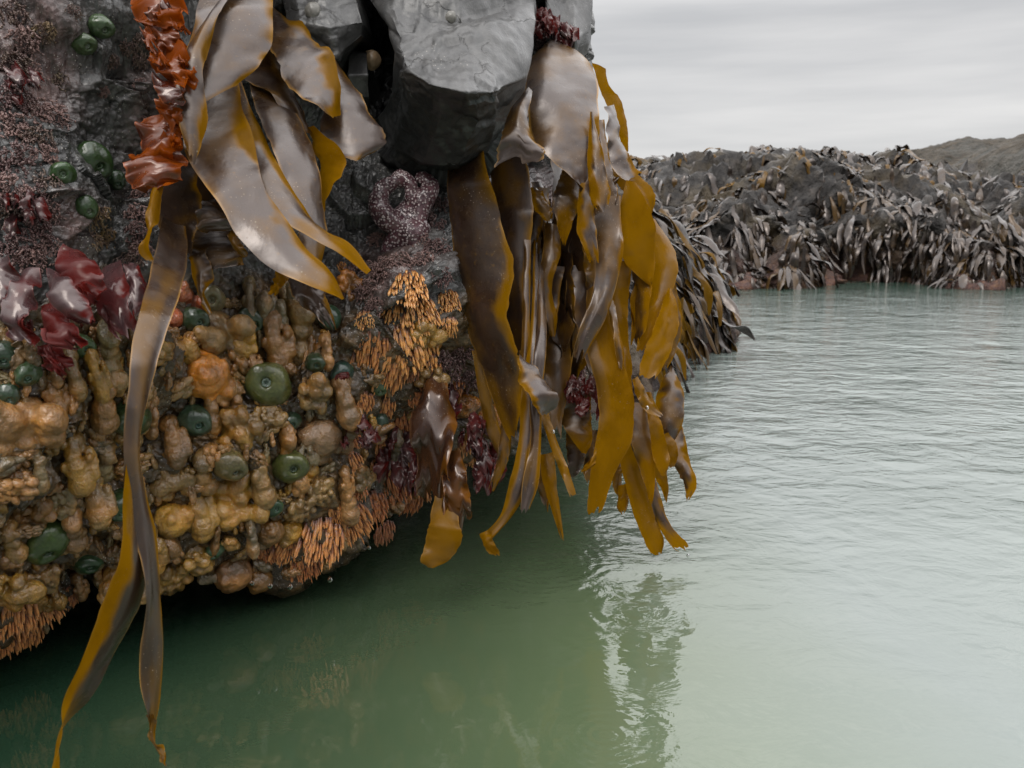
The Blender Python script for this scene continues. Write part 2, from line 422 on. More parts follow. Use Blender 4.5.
NU, NV = 560, 460
def build_wall():
    u = np.concatenate([np.linspace(0, .42, 70, endpoint=False), np.linspace(.42, 1, NU)])
    ue = np.linspace(0, 1, 60)[1:]
    v = np.concatenate([np.linspace(0, .5, 60, endpoint=False), np.linspace(.5, 1, NV)])
    ve = np.linspace(0, 1, 70)[1:]; vt = np.linspace(0, 1, 12)[1:][::-1]
    U = np.r_[u, np.ones(len(ue))]; UE = np.r_[np.zeros(len(u)), ue]
    V = np.r_[np.zeros(len(vt)), v, np.ones(len(ve))]; VE = np.r_[np.zeros(len(vt) + len(v)), ve]; VT = np.r_[vt, np.zeros(len(v) + len(ve))]
    u2, v2 = np.meshgrid(U, V); ue2, ve2 = np.meshgrid(UE, VE); _, vt2 = np.meshgrid(UE, VT)
    R = np.interp(v2, [0, .57, .7, .8, 1], [572, 572, 574, 598, 598])
    px = -700 + (R + 700) * u2
    B = np.interp(px, BX, BY) + 7 * fbm(np.stack([px / 30, px * 0, px * 0], -1), 3, 5)
    py = -420 + (B + 420) * v2
    D = wallD(px, py)
    er = np.clip((px - (R - 55)) / 55, 0, 1); D = D + .13 * (1 - np.sqrt(1 - .98 * er ** 2))
    eb = np.clip((py - (B - 50)) / 50, 0, 1); D = D + .09 * (1 - np.sqrt(1 - .98 * eb ** 2))
    P = at(px, py, D)
    # the sides that turn away behind: right flank, undercut, top
    P[..., 1] += 1.1 * ue2 + .75 * ve2 + 1.6 * vt2
    P[..., 0] += .03 * ue2 * (1 + 2 * ue2)
    P[..., 2] += .10 * np.sin(np.pi * np.clip(ve2 * 1.4, 0, 1)) - .55 * np.clip(ve2 - .6, 0, 1) * 1.0 + .15 * vt2
    N = normals(P)
    q = P * np.array([1, 1, 1.0])
    fa, _e = facets(q * 9, 3); fb, _ = facets(q * 26, 8)
    low = np.clip((py - 270) / 60, 0, 1)
    h = .028 * fbm(q * 5, 4, 1) + .030 * fa * (1 - .4 * low) + .010 * fb + .0028 * fbm(q * 60, 4, 2) + .0016 * vnoise(q * 300, 4)
    # knobbly crust on the overhang
    f1, f2, _, _ = worley(q * 45, 21)
    h = h + low * .009 * (1 - f1) ** 1.0
    P = P + N * h[..., None]
    nz = fbm(q * 14, 4, 31)
    cor = np.clip(1.5 - (px - 30) / 40, 0, 1) * np.clip((300 - py) / 40, 0, 1) * np.clip(.55 + nz, 0, 1)
    cor = np.maximum(cor, np.clip(1.2 - np.hypot((px - 385) / 60, (py - 275) / 50), 0, 1) * np.clip(.8 + 1.2 * nz, 0, 1))
    cor = np.maximum(cor, np.clip(1.2 - np.hypot((px - 142) / 22, (py - 130) / 150), 0, 1) * np.clip(.6 + 1.2 * nz, 0, 1))
    cor = np.maximum(cor, np.clip((px - 450) / 60, 0, 1) * np.clip((py - 130) / 60, 0, 1) * np.clip(.5 + nz, 0, 1))
    gr = np.clip((py - 280 + 40 * nz) / 40, 0, 1)
    dk = np.clip(1.35 - np.abs(px - np.interp(py, [-60, 0, 110, 170], [352, 362, 385, 395])) / 22, 0, 1) * np.clip((150 - py) / 20, 0, 1) * np.clip((py + 120) / 30, 0, 1)  # the cleft's shade painted in as near-black colour
    h_, w_ = px.shape
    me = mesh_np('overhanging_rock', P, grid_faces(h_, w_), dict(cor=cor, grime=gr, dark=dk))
    o = obj('overhanging_rock', me, M['rock'])
    tag(o, 'dark wet overhanging rock wall crusted with pink and brown sea life above the green pool', 'rock')
    nt, nu = len(vt), len(u)
    sub = (slice(nt, nt + len(v)), slice(0, nu))
    return P[sub].reshape(-1, 3), normals(P)[sub].reshape(-1, 3)
WP, WN = build_wall()
def project(P):
    q = np.asarray(P) - CAM; d = q @ FWD
    return 512 + F * (q @ RT) / d, 384 - F * (q @ UP) / d, d
_wx, _wy, _wd = project(WP)
_sel = np.where((_wx > -80) & (_wx < 640) & (_wy > -80))[0][::2]
KD = kdtree.KDTree(len(_sel))
for k, i in enumerate(_sel): KD.insert((_wx[i], _wy[i], 0), int(i))
KD.balance()
def wall_at(px, py):
    _, i, _ = KD.find((px, py, 0))
    ids = [j for (_, j, _) in KD.find_n((px, py, 0), 40)]
    n = WN[ids].mean(0); n /= np.linalg.norm(n)
    d = float(np.median(_wd[ids]))
    return at(px, py, d), n, d

# ------------------------------------------------------------------ rock blocks in the wall
def block(name, label, rows, creases, ncol=90, sub=26, amp=.004, back=.35, dark_from=None, seed=0):
    """rows: image-space polylines (px,py,d) from top to bottom, lofted into one faceted block with sides going back"""
    G = []
    for r in rows:
        r = np.array(r, float); k = np.r_[0, np.cumsum(np.hypot(*np.diff(r[:, :2], axis=0).T))]; k /= k[-1]
        t = np.linspace(0, 1, ncol); G.append(at(np.interp(t, k, r[:, 0]), np.interp(t, k, r[:, 1]), np.interp(t, k, r[:, 2])))
    G = np.array(G); out = []; rowid = []
    for i in range(len(G) - 1):
        for s in np.linspace(0, 1, sub, endpoint=(i == len(G) - 2)):
            out.append(G[i] * (1 - s) + G[i + 1] * s); rowid.append(i + s)
    P = np.array(out); rowid = np.array(rowid)[:, None] * np.ones(P.shape[1])
    n = 14
    e = (np.linspace(0, 1, n + 1)[1:]) ** 1.5
    Lf = P[:, :1] + (e[::-1][None, :, None] * np.array([.02, back, 0])); Rt = P[:, -1:] + (e[None, :, None] * np.array([-.02, back, 0]))
    P = np.concatenate([Lf, P, Rt], 1); rowid = np.concatenate([rowid[:, :1].repeat(n, 1), rowid, rowid[:, -1:].repeat(n, 1)], 1)
    top = P[:1] + (e[::-1][:, None, None] * np.array([0, back, .02])); bot = P[-1:] + (e[:, None, None] * np.array([0, back, .03]))
    P = np.concatenate([top, P, bot], 0); rowid = np.concatenate([rowid[:1].repeat(n, 0), rowid, rowid[-1:].repeat(n, 0)], 0)
    N = normals(P); fa, _ = facets(P * 16, 40 + seed); fb, _ = facets(P * 45, 60 + seed)
    k = np.ones(P.shape[:2])
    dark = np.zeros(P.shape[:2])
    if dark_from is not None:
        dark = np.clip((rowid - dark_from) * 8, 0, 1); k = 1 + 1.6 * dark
    h = amp * (fbm(P * 8, 3, seed) * 1.2 + 1.2 * fa * .6 + 3.5 * dark * facets(P * 8, 77 + seed)[0] + .25 * fb + .35 * fbm(P * 70, 3, seed + 3))
    cm_ = np.clip((np.arange(P.shape[1]) - n) / 9, 0, 1) * np.clip((P.shape[1] - 1 - n - np.arange(P.shape[1])) / 22, 0, 1); rm_ = np.clip((P.shape[0] - 1 - n - np.arange(P.shape[0])) / 12, 0, 1); h = h * cm_[None, :] * rm_[:, None]
    h = h + .006 * (1 - cm_[None, :] * rm_[:, None]) * np.maximum(cm_[None, :], rm_[:, None]) * fbm(P * 9, 4, seed + 5)
    P = P + N * h[..., None]
    o = obj(name, mesh_np(name, P, grid_faces(*P.shape[:2]), dict(dark=dark)), M['slab'])
    tag(o, label, 'rock', None)
    return o
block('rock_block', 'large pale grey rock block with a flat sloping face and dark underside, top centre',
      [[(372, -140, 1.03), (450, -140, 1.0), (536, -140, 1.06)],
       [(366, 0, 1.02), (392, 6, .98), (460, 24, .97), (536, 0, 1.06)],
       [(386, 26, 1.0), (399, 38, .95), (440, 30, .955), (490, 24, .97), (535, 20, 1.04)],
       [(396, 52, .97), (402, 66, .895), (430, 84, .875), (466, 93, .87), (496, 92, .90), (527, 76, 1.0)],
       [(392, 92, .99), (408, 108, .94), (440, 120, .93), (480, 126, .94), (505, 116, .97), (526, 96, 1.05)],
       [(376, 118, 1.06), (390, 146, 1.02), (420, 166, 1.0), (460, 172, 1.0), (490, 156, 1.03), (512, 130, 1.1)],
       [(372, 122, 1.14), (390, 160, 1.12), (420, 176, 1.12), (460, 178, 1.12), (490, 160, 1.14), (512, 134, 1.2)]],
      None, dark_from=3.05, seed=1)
block('rock_block', 'narrow grey rock block at the sky edge, right of the reddish weed crack',
      [[(548, -140, 1.24), (590, -140, 1.27)], [(546, -20, 1.2), (590, -20, 1.25)], [(548, 30, 1.18), (575, 40, 1.17), (588, 30, 1.24)], [(552, 52, 1.22), (575, 62, 1.22), (589, 52, 1.26)]],
      None, ncol=40, seed=4)
block('rock_block', 'cracked light grey rock slab between the broad kelp blades and the black cleft',
      [[(280, -140, 1.06), (352, -140, 1.06)], [(282, -10, 1.0), (356, -10, 1.0)], [(286, 22, .98), (330, 28, .97), (364, 22, 1.0)], [(300, 46, .99), (335, 56, .985), (363, 36, 1.01)], [(305, 60, 1.03), (335, 70, 1.03), (360, 44, 1.06)]],
      None, ncol=50, seed=6, amp=.006)
block('rock_block', 'small upright grey rock chip inside the black cleft beside a tan sea snail',
      [[(350, 50, 1.05), (366, 54, 1.05)], [(348, 75, 1.03), (368, 75, 1.03)], [(352, 98, 1.04), (370, 98, 1.05)], [(354, 108, 1.08), (368, 108, 1.09)]],
      None, ncol=20, sub=12, amp=.003, back=.1, seed=9)

# ------------------------------------------------------------------ blades
def catmull(Q, n):
    Q = np.asarray(Q, float); k = np.r_[0, np.cumsum(np.linalg.norm(np.diff(Q, axis=0), axis=1))]; k = k / k[-1]
    # monotone-ish cubic per coordinate through chord parameter
    t = np.linspace(0, 1, n); m = np.gradient(Q, k, axis=0) if len(Q) > 2 else np.repeat((Q[1:] - Q[:1]), len(Q), 0)
    i = np.clip(np.searchsorted(k, t, side='right') - 1, 0, len(Q) - 2); hh = (k[i + 1] - k[i])[:, None]; s = ((t - k[i])[:, None]) / hh
    return (2*s**3-3*s**2+1)*Q[i] + (s**3-2*s**2+s)*hh*m[i] + (-2*s**3+3*s**2)*Q[i+1] + (s**3-s**2)*hh*m[i+1]

def blade_mesh(L, R, d, skew=0.0, bulge=.006, ruffle=.003, rag=.05, seed=0, gl=0.0, gr=.25, gt=1.1, g0=0.0, nU=56, nV=15, fold=0.0, world=False, gs=None):
    L = np.array(L, float); R = np.array(R, float)
    r = np.random.default_rng(seed + 100)
    if not world:
        L2 = catmull(L, nU); R2 = catmull(R, nU); t = np.linspace(0, 1, nU)
        dd = np.interp(t, np.linspace(0, 1, len(d)), d)
        A = at(L2[:, 0], L2[:, 1], dd - skew / 2); B = at(R2[:, 0], R2[:, 1], dd + skew / 2)
    else:
        A = catmull(L, nU); B = catmull(R, nU)
    wid = np.linalg.norm(B - A, axis=1).max()
    s = .5 + .5 * np.sin(np.linspace(-1, 1, nV) * np.pi / 2 * .97) / math.sin(np.pi / 2 * .97); t = np.linspace(0, 1, nU)
    T, S = np.meshgrid(t, s, indexing='ij')
    tip = rag * (vnoise(np.stack([S * 4.5, S * 0 + seed * 1.37, S * 0], -1), 3) + .6 * vnoise(np.stack([S * 13, S * 0 + seed, S * 0], -1), 4)) 
    Tq = np.clip(T * (1 - np.clip(tip + rag * .6, 0, .5)), 0, 1) * (nU - 1)
    i = np.clip(Tq.astype(int), 0, nU - 2); f = (Tq - i)[..., None]
    At = A[i] * (1 - f) + A[i + 1] * f; Bt = B[i] * (1 - f) + B[i + 1] * f
    wob = .035 * vnoise(np.stack([T * 9, T * 0 + seed, T * 0], -1), 9) + .02 * vnoise(np.stack([T * 34, T * 0 + seed, T * 0], -1), 10) * (rag > 0)
    Sx = S + wob * np.sign(S - .5) * (np.abs(S - .5) * 2) ** 3
    P = At * (1 - Sx[..., None]) + Bt * Sx[..., None]
    N = normals(P)
    c = 2 * S - 1
    ph = seed * 2.1
    bulge = bulge * .6
    off = bulge * (1 - c ** 2) * np.sin(np.pi * np.clip(T * .9 + .1, 0, 1)) \
        + ruffle * np.abs(c) ** 1.6 * np.where(c > 0, vnoise(np.stack([T * 7, T * 0 + ph, T * 0], -1), 1), vnoise(np.stack([T * 7, T * 0 + ph, T * 0 + 5], -1), 2)) * 2.0 \
        + fold * .5 * np.sin(c * 2.6 + ph + T * 3 + 2 * vnoise(np.stack([T * 4, S * 1.5, T * 0 + ph], -1), 15)) \
        + .035 * wid * vnoise(np.stack([T * 3.0, S * 1.3, T * 0 + ph], -1), 6) \
        + .008 * wid * fbm(np.stack([T * 16, S * 4, T * 0 + ph], -1), 2, 7)
    P = P + N * off[..., None]
    nz = .42 * vnoise(np.stack([T * 5, S * 2, T * 0 + ph], -1), 11) + .2 * vnoise(np.stack([T * 17, S * 4, T * 0 + ph], -1), 12)
    g = g0 + nz * .6
    if gl > 0: g = np.maximum(g, np.clip((gl - S + nz * .5) * 5, 0, 1))
    gs = ((seed * 37) % 10) * .05 if gs is None and gr < .3 else (gs or 0)
    if gr > 0: g = np.maximum(g, np.clip((S - (1 - gr * np.clip((T - gs) * 4, 0, 1)) + nz * .62) * 6, 0, 1))
    g = np.maximum(g, np.clip((T - gt + nz * .3) * 5, 0, 1))
    rim = np.clip((np.abs(c) - .945) * 25, 0, 1) * np.clip(.55 + .9 * vnoise(np.stack([T * 11, c * 2, T * 0 + ph], -1), 14), 0, 1)
    return mesh_np('blade', P, grid_faces(nU, nV), dict(tint=np.clip(g, 0, 1), rim=rim))

_bs = [0]
def plant(label, blades, loc, name='kelp_plant', cat='kelp', mat='kelp', part='blade', group=None, stipe=None):
    e = empty(name, Vector(at(*loc)), label, cat, group)
    for bd in blades:
        bd = dict(bd); _bs[0] += 1
        L, R, d = bd.pop('L'), bd.pop('R'), bd.pop('d'); m = bd.pop('mat', mat); lab = bd.pop('label', None); bd.setdefault('seed', _bs[0])
        o = obj(part, blade_mesh(L, R, d, **bd), M[m], e)
        if lab: o['label'] = lab
    return e

D_ = lambda L, R, d, **k: dict(L=L, R=R, d=d, **k)
# A: broad blades, upper left
plant('fan of broad glossy brown kelp blades with golden edges on the upper left rock', [
 D_([(224,-70),(206,-10),(190,50),(186,90),(187,113)], [(300,-70),(272,-5),(272,30),(268,55),(236,86)], [.98,.90,.84,.82,.80], skew=.03, bulge=.016, gr=.2, gl=.05, gt=.93, rag=.0, g0=.0, label='uppermost broad brown blade folded over the others'),
 D_([(236,-30),(200,25),(182,60),(179,120),(187,150)], [(250,-30),(218,20),(204,60),(205,120),(193,166)], [.86,.81,.785,.78,.775], gl=.0, gr=.15, g0=.1, rag=.03),
 D_([(192,100),(184,138),(210,192),(240,238),(277,270),(314,286),(341,301)], [(238,82),(252,140),(270,200),(296,235),(318,262),(331,280),(342,300)], [.87,.82,.79,.78,.77,.765], skew=.02, bulge=.008, gr=.14, gl=.0, gt=.78, rag=.0, label='longest greyish blade with a golden pointed tip'),
 D_([(212,100),(228,150),(262,192),(290,222),(322,243),(346,256),(368,273)], [(240,82),(262,130),(283,180),(303,212),(328,233),(350,250),(369,272)], [.915,.865,.83,.81,.795,.78], skew=.03, gr=.35, gl=.0, gt=.6, rag=.0, bulge=.008),
 D_([(246,78),(258,120),(280,172),(298,215),(306,250),(316,271)], [(252,76),(290,106),(311,143),(321,188),(327,228),(323,272)], [.94,.90,.87,.85,.84,.83], skew=.03, gr=.08, gt=.8, rag=.02, bulge=.01),
 D_([(262,40),(244,77),(268,94),(292,115),(305,132)], [(270,46),(286,76),(300,104),(310,122),(318,136)], [.96,.93,.91,.90], skew=.02, gr=.05, g0=.0, rag=.02),
 D_([(304,126),(314,150),(319,172),(318,192),(319,212)], [(312,127),(331,144),(342,163),(337,186),(323,213)], [.91,.90,.89,.89], skew=-.04, gl=.0, gr=1.0, g0=.9, rag=.0),
 D_([(262,8),(266,40),(284,76),(306,100),(332,118)], [(273,2),(310,34),(331,58),(336,82),(337,118)], [.99,.95,.92,.90,.89], skew=.04, gr=.42, gt=.85, rag=.02, bulge=.01),
 D_([(318,40),(328,90),(322,132),(334,156),(352,162)], [(330,46),(352,80),(370,112),(386,142),(362,160)], [1.0,.96,.93,.92,.91], skew=.02, gr=.05, gt=.95, rag=.02, bulge=.006),
 D_([(170,120),(161,170),(158,222),(164,246),(180,254)], [(186,130),(198,170),(198,214),(192,240),(185,257)], [.82,.84,.86,.875], gl=.0, gr=.05, rag=.03, skew=-.03),
 D_([(186,140),(190,190),(190,225),(191,250)], [(208,140),(226,185),(232,212),(236,232)], [.87,.885,.90,.905], gr=.1, rag=.05, g0=.0, skew=-.02),
 D_([(206,200),(196,221),(200,232),(206,235)], [(218,202),(232,214),(238,224),(236,229)], [.865,.85,.84,.845], g0=.0, rag=.05, gr=.0, bulge=.008),
 D_([(192,232),(191,255),(194,268),(200,276)], [(236,226),(239,246),(246,258),(236,262)], [.89,.88,.875,.87], gr=.2, rag=.1, g0=.1),
 D_([(228,236),(232,246),(238,254),(246,260)], [(234,228),(240,242),(246,250),(249,258)], [.85,.845,.845,.85], g0=.5, rag=.1),
 D_([(188,256),(194,284),(201,303),(209,316)], [(206,252),(213,274),(206,292),(212,315)], [.87,.86,.85,.84], gl=.25, rag=.05, g0=.1),
 D_([(284,272),(300,305),(312,312),(330,332)], [(302,268),(322,288),(330,308),(338,330)], [.90,.89,.88,.88], g0=.0, gr=.1, rag=.12),
 D_([(276,268),(274,280),(270,290),(267,294)], [(286,272),(288,278),(280,290),(275,296)], [.80,.80,.80,.80], g0=.9, rag=.1),
 ], (240, -60, 1.0))
plant('narrow golden strap of kelp edging the pink encrusted ridge left of the long pale strap', [
 D_([(162,160),(150,195),(146,228),(142,256),(149,262)], [(172,165),(161,195),(157,222),(151,248),(154,262)], [.80,.78,.77,.77], g0=.8, gr=.6, rag=.03)], (165, 160, .84), )
plant('very long narrow grey kelp strap splitting in two just above the dark water', [
 D_([(160,222),(156,246),(149,280),(133,340),(128,400),(128,460),(131,500),(138,540),(144,600),(143,680),(146,722),(146,742)],
    [(186,226),(187,252),(181,285),(160,350),(148,400),(142,460),(147,500),(157,540),(163,600),(163,680),(158,720),(151,742)], [.845,.78,.71,.67,.66,.66,.665,.67,.675,.68,.685,.69], nU=120, gl=.0, gr=.06, gt=.97, rag=.03, g0=.0, bulge=.004, fold=.0015, skew=.02),
 D_([(148,712),(150,735),(158,752),(166,766)], [(158,714),(156,735),(163,752),(168,765)], [.686,.69,.69,.69], g0=.3, nU=24, rag=.15),
 D_([(130,440),(122,520),(113,585),(88,640),(62,700),(52,738),(46,766),(40,796)],
    [(136,440),(140,530),(145,588),(122,645),(91,695),(57,738),(58,768),(58,796)], [.672,.66,.655,.66,.665,.67,.675,.68], nU=90, gl=.55, gt=.62, gr=.0, rag=.04, skew=.03, bulge=.004),
 ], (175, 165, .80))
# C: dark wide blades in the middle
plant('pair of wide dark brown kelp blades with a golden margin hanging below the grey block', [
 D_([(452,120),(449,210),(454,262),(464,320),(482,372),(500,414),(513,438)], [(480,120),(497,212),(511,260),(514,290),(509,318),(519,350),(517,438)], [1.08,1.01,1.015,1.025,1.04,1.05], skew=-.035, gs=.35, gr=.26, gt=.85, rag=.02, bulge=.012, nU=80),
 D_([(486,120),(496,230),(503,300),(505,360),(508,400)], [(520,120),(532,215),(525,270),(527,330),(521,402)], [1.11,1.06,1.07,1.08], skew=-.02, gr=.15, gs=.1, gl=.0, gt=.85, g0=.0, rag=.03, bulge=.01, nU=70),
 D_([(472,350),(479,395),(489,438),(503,464)], [(486,350),(491,395),(502,435),(509,462)], [1.06,1.07,1.08,1.08], g0=.35, rag=.02),
 ], (480, 140, 1.08))
plant('shaggy grey kelp strands with a pale folded flap, left of the golden curtain', [
 D_([(524,240),(523,300),(521,350),(519,372)], [(531,240),(530,300),(529,350),(527,374)], [1.05,1.04,1.03,1.02], g0=.2, rag=.02, gr=.3),
 D_([(534,235),(530,330),(521,400),(518,442),(508,488),(500,515),(482,536)], [(537,235),(541,330),(538,400),(531,442),(523,498),(514,514),(488,543)], [1.14,1.06,1.02,1.01,1.0,1.0], g0=.0, gl=.35, gt=.86, rag=.02, fold=.002, nU=80),
 D_([(479,534),(483,544),(488,552),(493,556)], [(490,530),(494,542),(499,552),(500,556)], [.995,.99,.99,.99], g0=.9, rag=.1, nU=20),
 D_([(540,250),(535,340),(529,400),(531,440),(523,480),(520,514)], [(542,250),(547,340),(542,400),(541,440),(537,488),(527,517)], [1.14,1.05,1.01,1.0,.995,.99], g0=.0, gr=.12, rag=.02, fold=.002, nU=70),
 D_([(515,352),(520,380),(530,402),(541,415)], [(519,352),(537,370),(557,399),(545,416)], [1.0,.985,.975,.985], g0=.0, gl=.2, gr=.0, rag=.02, skew=.02, label='pale folded triangular flap'),
 D_([(536,402),(548,440),(561,475),(570,498)], [(546,402),(557,440),(569,470),(577,496)], [1.02,1.01,1.01,1.0], g0=.75, rag=.02),
 D_([(540,455),(543,482),(552,512),(561,540)], [(554,452),(556,480),(560,508),(564,541)], [1.03,1.03,1.03,1.03], g0=.7, rag=.1, gl=.5, mat='kelp', fold=.002),
 D_([(530,440),(534,470),(541,500),(545,512)], [(538,440),(545,470),(549,498),(548,512)], [1.05,1.05,1.05,1.05], g0=.3, rag=.1),
 D_([(505,400),(500,430),(497,460),(488,490)], [(515,400),(512,430),(508,460),(494,492)], [1.08,1.08,1.08,1.08], g0=.3, rag=.06),
 ], (530, 240, 1.12))
# D: front bunch at the corner
plant('big pale glossy kelp blade draped over the rock corner, torn golden blades below it', [
 D_([(546,44),(531,58),(527,98),(530,130),(547,158),(566,176),(581,191)], [(562,40),(584,52),(594,74),(600,105),(597,140),(591,170),(585,191)], [1.20,1.13,1.09,1.07,1.06,1.055], skew=.02, bulge=.024, gt=.97, gr=.12, g0=.1, rag=.0, nV=21, nU=70, fold=.006, label='broad pale blade on top of the bunch'),
 D_([(528,88),(510,110),(503,132),(497,153),(494,168)], [(532,92),(528,116),(533,136),(546,155),(538,164)], [1.03,1.0,.99,.99], g0=.0, gr=.1, rag=.08, bulge=.01),
 D_([(592,62),(598,84),(610,114),(618,132),(626,154)], [(606,68),(608,84),(622,104),(627,126),(628,152)], [1.16,1.16,1.15,1.15], g0=1.0, gl=1.0, rag=.02, bulge=.003),
 D_([(607,106),(607,150),(617,176),(625,183)], [(611,106),(626,150),(636,170),(641,175)], [1.12,1.11,1.10,1.10], g0=.0, rag=.04, skew=.02, bulge=.008),
 D_([(596,120),(598,160),(602,192),(608,205)], [(604,120),(610,160),(618,190),(616,208)], [1.1,1.09,1.08,1.08], g0=.0, rag=.1, gr=.1, label='pale drooping flap'),
 D_([(600,160),(620,190),(638,208),(648,217)], [(622,156),(640,174),(656,200),(651,218)], [1.14,1.13,1.12,1.12], g0=.75, gr=.6, rag=.06),
 D_([(582,160),(578,200),(578,235),(590,262)], [(600,160),(594,210),(598,245),(599,263)], [1.07,1.06,1.06,1.06], g0=.15, gl=.4, rag=.05),
 D_([(562,168),(553,205),(558,228),(563,246)], [(582,172),(582,198),(573,222),(565,246)], [1.10,1.09,1.09,1.09], g0=.1, gt=.45, rag=.04),
 D_([(590,112),(588,170),(594,205),(600,212)], [(593,112),(606,170),(610,196),(606,212)], [1.065,1.06,1.055,1.05], g0=.25, gl=.5, rag=.08, fold=.002),
 ], (560, 40, 1.22))
plant('golden backlit kelp blades hanging in a thick curtain at the rock corner beside open water', [
 D_([(626,180),(617,230),(622,258),(638,276),(650,286)], [(636,182),(654,222),(656,248),(653,275),(651,287)], [1.09,1.10,1.11,1.12], g0=.95, gr=1, rag=.0, bulge=.012, gl=.2),
 D_([(648,220),(654,262),(650,296),(641,326),(636,352)], [(655,218),(678,262),(672,292),(660,324),(644,352)], [1.18,1.15,1.14,1.13], g0=.7, gl=.7, gr=.0, rag=.02, bulge=.008),
 D_([(668,288),(657,320),(645,350),(638,377)], [(673,290),(678,325),(668,356),(655,380)], [1.13,1.12,1.11,1.10], g0=.75, gl=.7, rag=.04, bulge=.01),
 D_([(660,280),(664,320),(660,352),(662,368)], [(676,285),(682,318),(678,345),(667,370)], [1.2,1.2,1.2,1.2], g0=.4, rag=.04),
 D_([(636,280),(630,300),(632,325),(629,345)], [(646,282),(640,302),(642,322),(638,346)], [1.14,1.14,1.14,1.14], g0=.95, rag=.15, fold=.003),
 D_([(612,260),(602,310),(606,350),(618,385)], [(632,262),(628,310),(630,350),(634,404)], [1.13,1.13,1.13,1.12], g0=.55, gr=.4, rag=.02),
 D_([(590,235),(586,290),(586,340),(598,400),(596,440),(590,478),(587,515)], [(600,235),(606,290),(614,340),(634,402),(633,436),(616,470),(601,512)], [1.17,1.13,1.10,1.09,1.09,1.095,1.10], g0=.45, gl=.0, gr=.7, gt=.5, rag=.03, bulge=.012, nU=80, label='widest golden blade of the curtain'),
 D_([(590,196),(596,250),(590,300),(575,340),(571,372)], [(620,196),(622,250),(613,300),(604,322),(580,366)], [1.08,1.075,1.07,1.07], g0=.08, gl=.0, gr=.04, rag=.10, fold=.003, bulge=.006),
 D_([(556,190),(552,250),(551,300),(545,352)], [(592,190),(591,250),(582,300),(570,352)], [1.13,1.14,1.155,1.165], g0=.0, gr=.0, rag=.03, skew=-.04),
 D_([(546,222),(542,258),(534,285),(544,310),(551,337)], [(560,226),(561,250),(552,290),(557,320),(555,338)], [1.12,1.11,1.11,1.11], g0=.3, gr=.4, rag=.05),
 D_([(531,186),(533,206),(540,216),(546,222)], [(540,190),(550,206),(553,215),(551,222)], [1.10,1.09,1.09,1.09], g0=.3, gl=.4, rag=.08, nU=24),
 D_([(540,330),(545,372),(548,400),(550,430)], [(570,325),(572,360),(566,400),(560,440)], [1.17,1.16,1.16,1.15], g0=.25, gr=.1, rag=.06),
 D_([(606,300),(612,330),(615,350),(620,372)], [(614,300),(619,330),(624,352),(623,372)], [1.09,1.085,1.08,1.08], g0=.25, rag=.06, fold=.002),
 D_([(562,392),(562,425),(572,440),(582,453)], [(590,388),(592,420),(592,440),(586,455)], [1.18,1.18,1.17,1.17], g0=.2, gt=.6, rag=.03),
 D_([(566,430),(567,455),(568,468),(570,479)], [(588,440),(586,456),(582,468),(573,479)], [1.22,1.22,1.22,1.22], g0=.0, gr=.0, rag=.03),
 D_([(588,430),(585,455),(584,475),(588,484)], [(600,430),(597,455),(597,470),(595,484)], [1.2,1.2,1.2,1.2], g0=.25, rag=.05),
 D_([(632,380),(638,400),(646,412),(660,417)], [(638,376),(648,395),(658,408),(664,416)], [1.1,1.1,1.1,1.1], g0=.5, rag=.04, nU=24),
 ], (600, 180, 1.24))
plant('lowest kelp blades of the corner bunch, their golden tips almost touching the rippled water', [
 D_([(668,368),(656,396),(655,432),(664,452)], [(672,366),(684,394),(682,426),(671,452)], [1.22,1.20,1.19,1.19], g0=.05, gl=.2, rag=.02, bulge=.016),
 D_([(660,432),(671,460),(683,480),(686,502)], [(681,420),(690,460),(696,488),(688,500)], [1.20,1.19,1.18,1.18], g0=.15, gt=.75, gr=.3, rag=.06),
 D_([(646,392),(650,440),(657,468),(661,476)], [(652,392),(663,430),(669,458),(666,477)], [1.15,1.14,1.14,1.14], g0=.95, rag=.02),
 D_([(660,436),(661,452),(667,462),(670,468)], [(668,432),(677,446),(678,458),(674,467)], [1.17,1.17,1.17,1.17], g0=.8, rag=.03, nU=30),
 D_([(630,402),(631,440),(640,470),(650,504)], [(650,404),(653,440),(655,470),(653,505)], [1.16,1.15,1.15,1.15], g0=.35, gt=.5, gl=.0, rag=.04),
 D_([(618,420),(622,470),(630,500),(641,532),(654,555),(660,558)], [(642,420),(642,470),(650,500),(659,528),(664,543),(662,552)], [1.20,1.19,1.185,1.18,1.175], g0=.85, gl=.4, rag=.05, nU=70, bulge=.006),
 D_([(626,430),(646,490),(661,530),(674,549),(685,554)], [(640,430),(660,494),(671,526),(688,546),(689,554)], [1.17,1.17,1.165,1.165], g0=.0, gr=.2, gl=.0, gt=.72, rag=.06, nU=70, bulge=.004),
 D_([(652,460),(655,478),(662,490),(665,503)], [(662,456),(667,474),(669,486),(667,503)], [1.2,1.2,1.2,1.2], g0=.9, rag=.05, nU=30),
 D_([(618,486),(618,500),(617,508),(622,515)], [(630,482),(629,496),(628,504),(624,515)], [1.2,1.2,1.2,1.2], g0=.9, rag=.15, nU=24),
 D_([(608,460),(612,478),(613,488),(616,495)], [(622,452),(622,470),(622,484),(618,496)], [1.21,1.21,1.21,1.21], g0=.6, rag=.05, nU=24),
 D_([(588,462),(582,470),(580,474)], [(597,450),(594,466),(586,472)], [1.075,1.075,1.075], g0=.9, rag=.15, nU=20),
 ], (645, 360, 1.24))
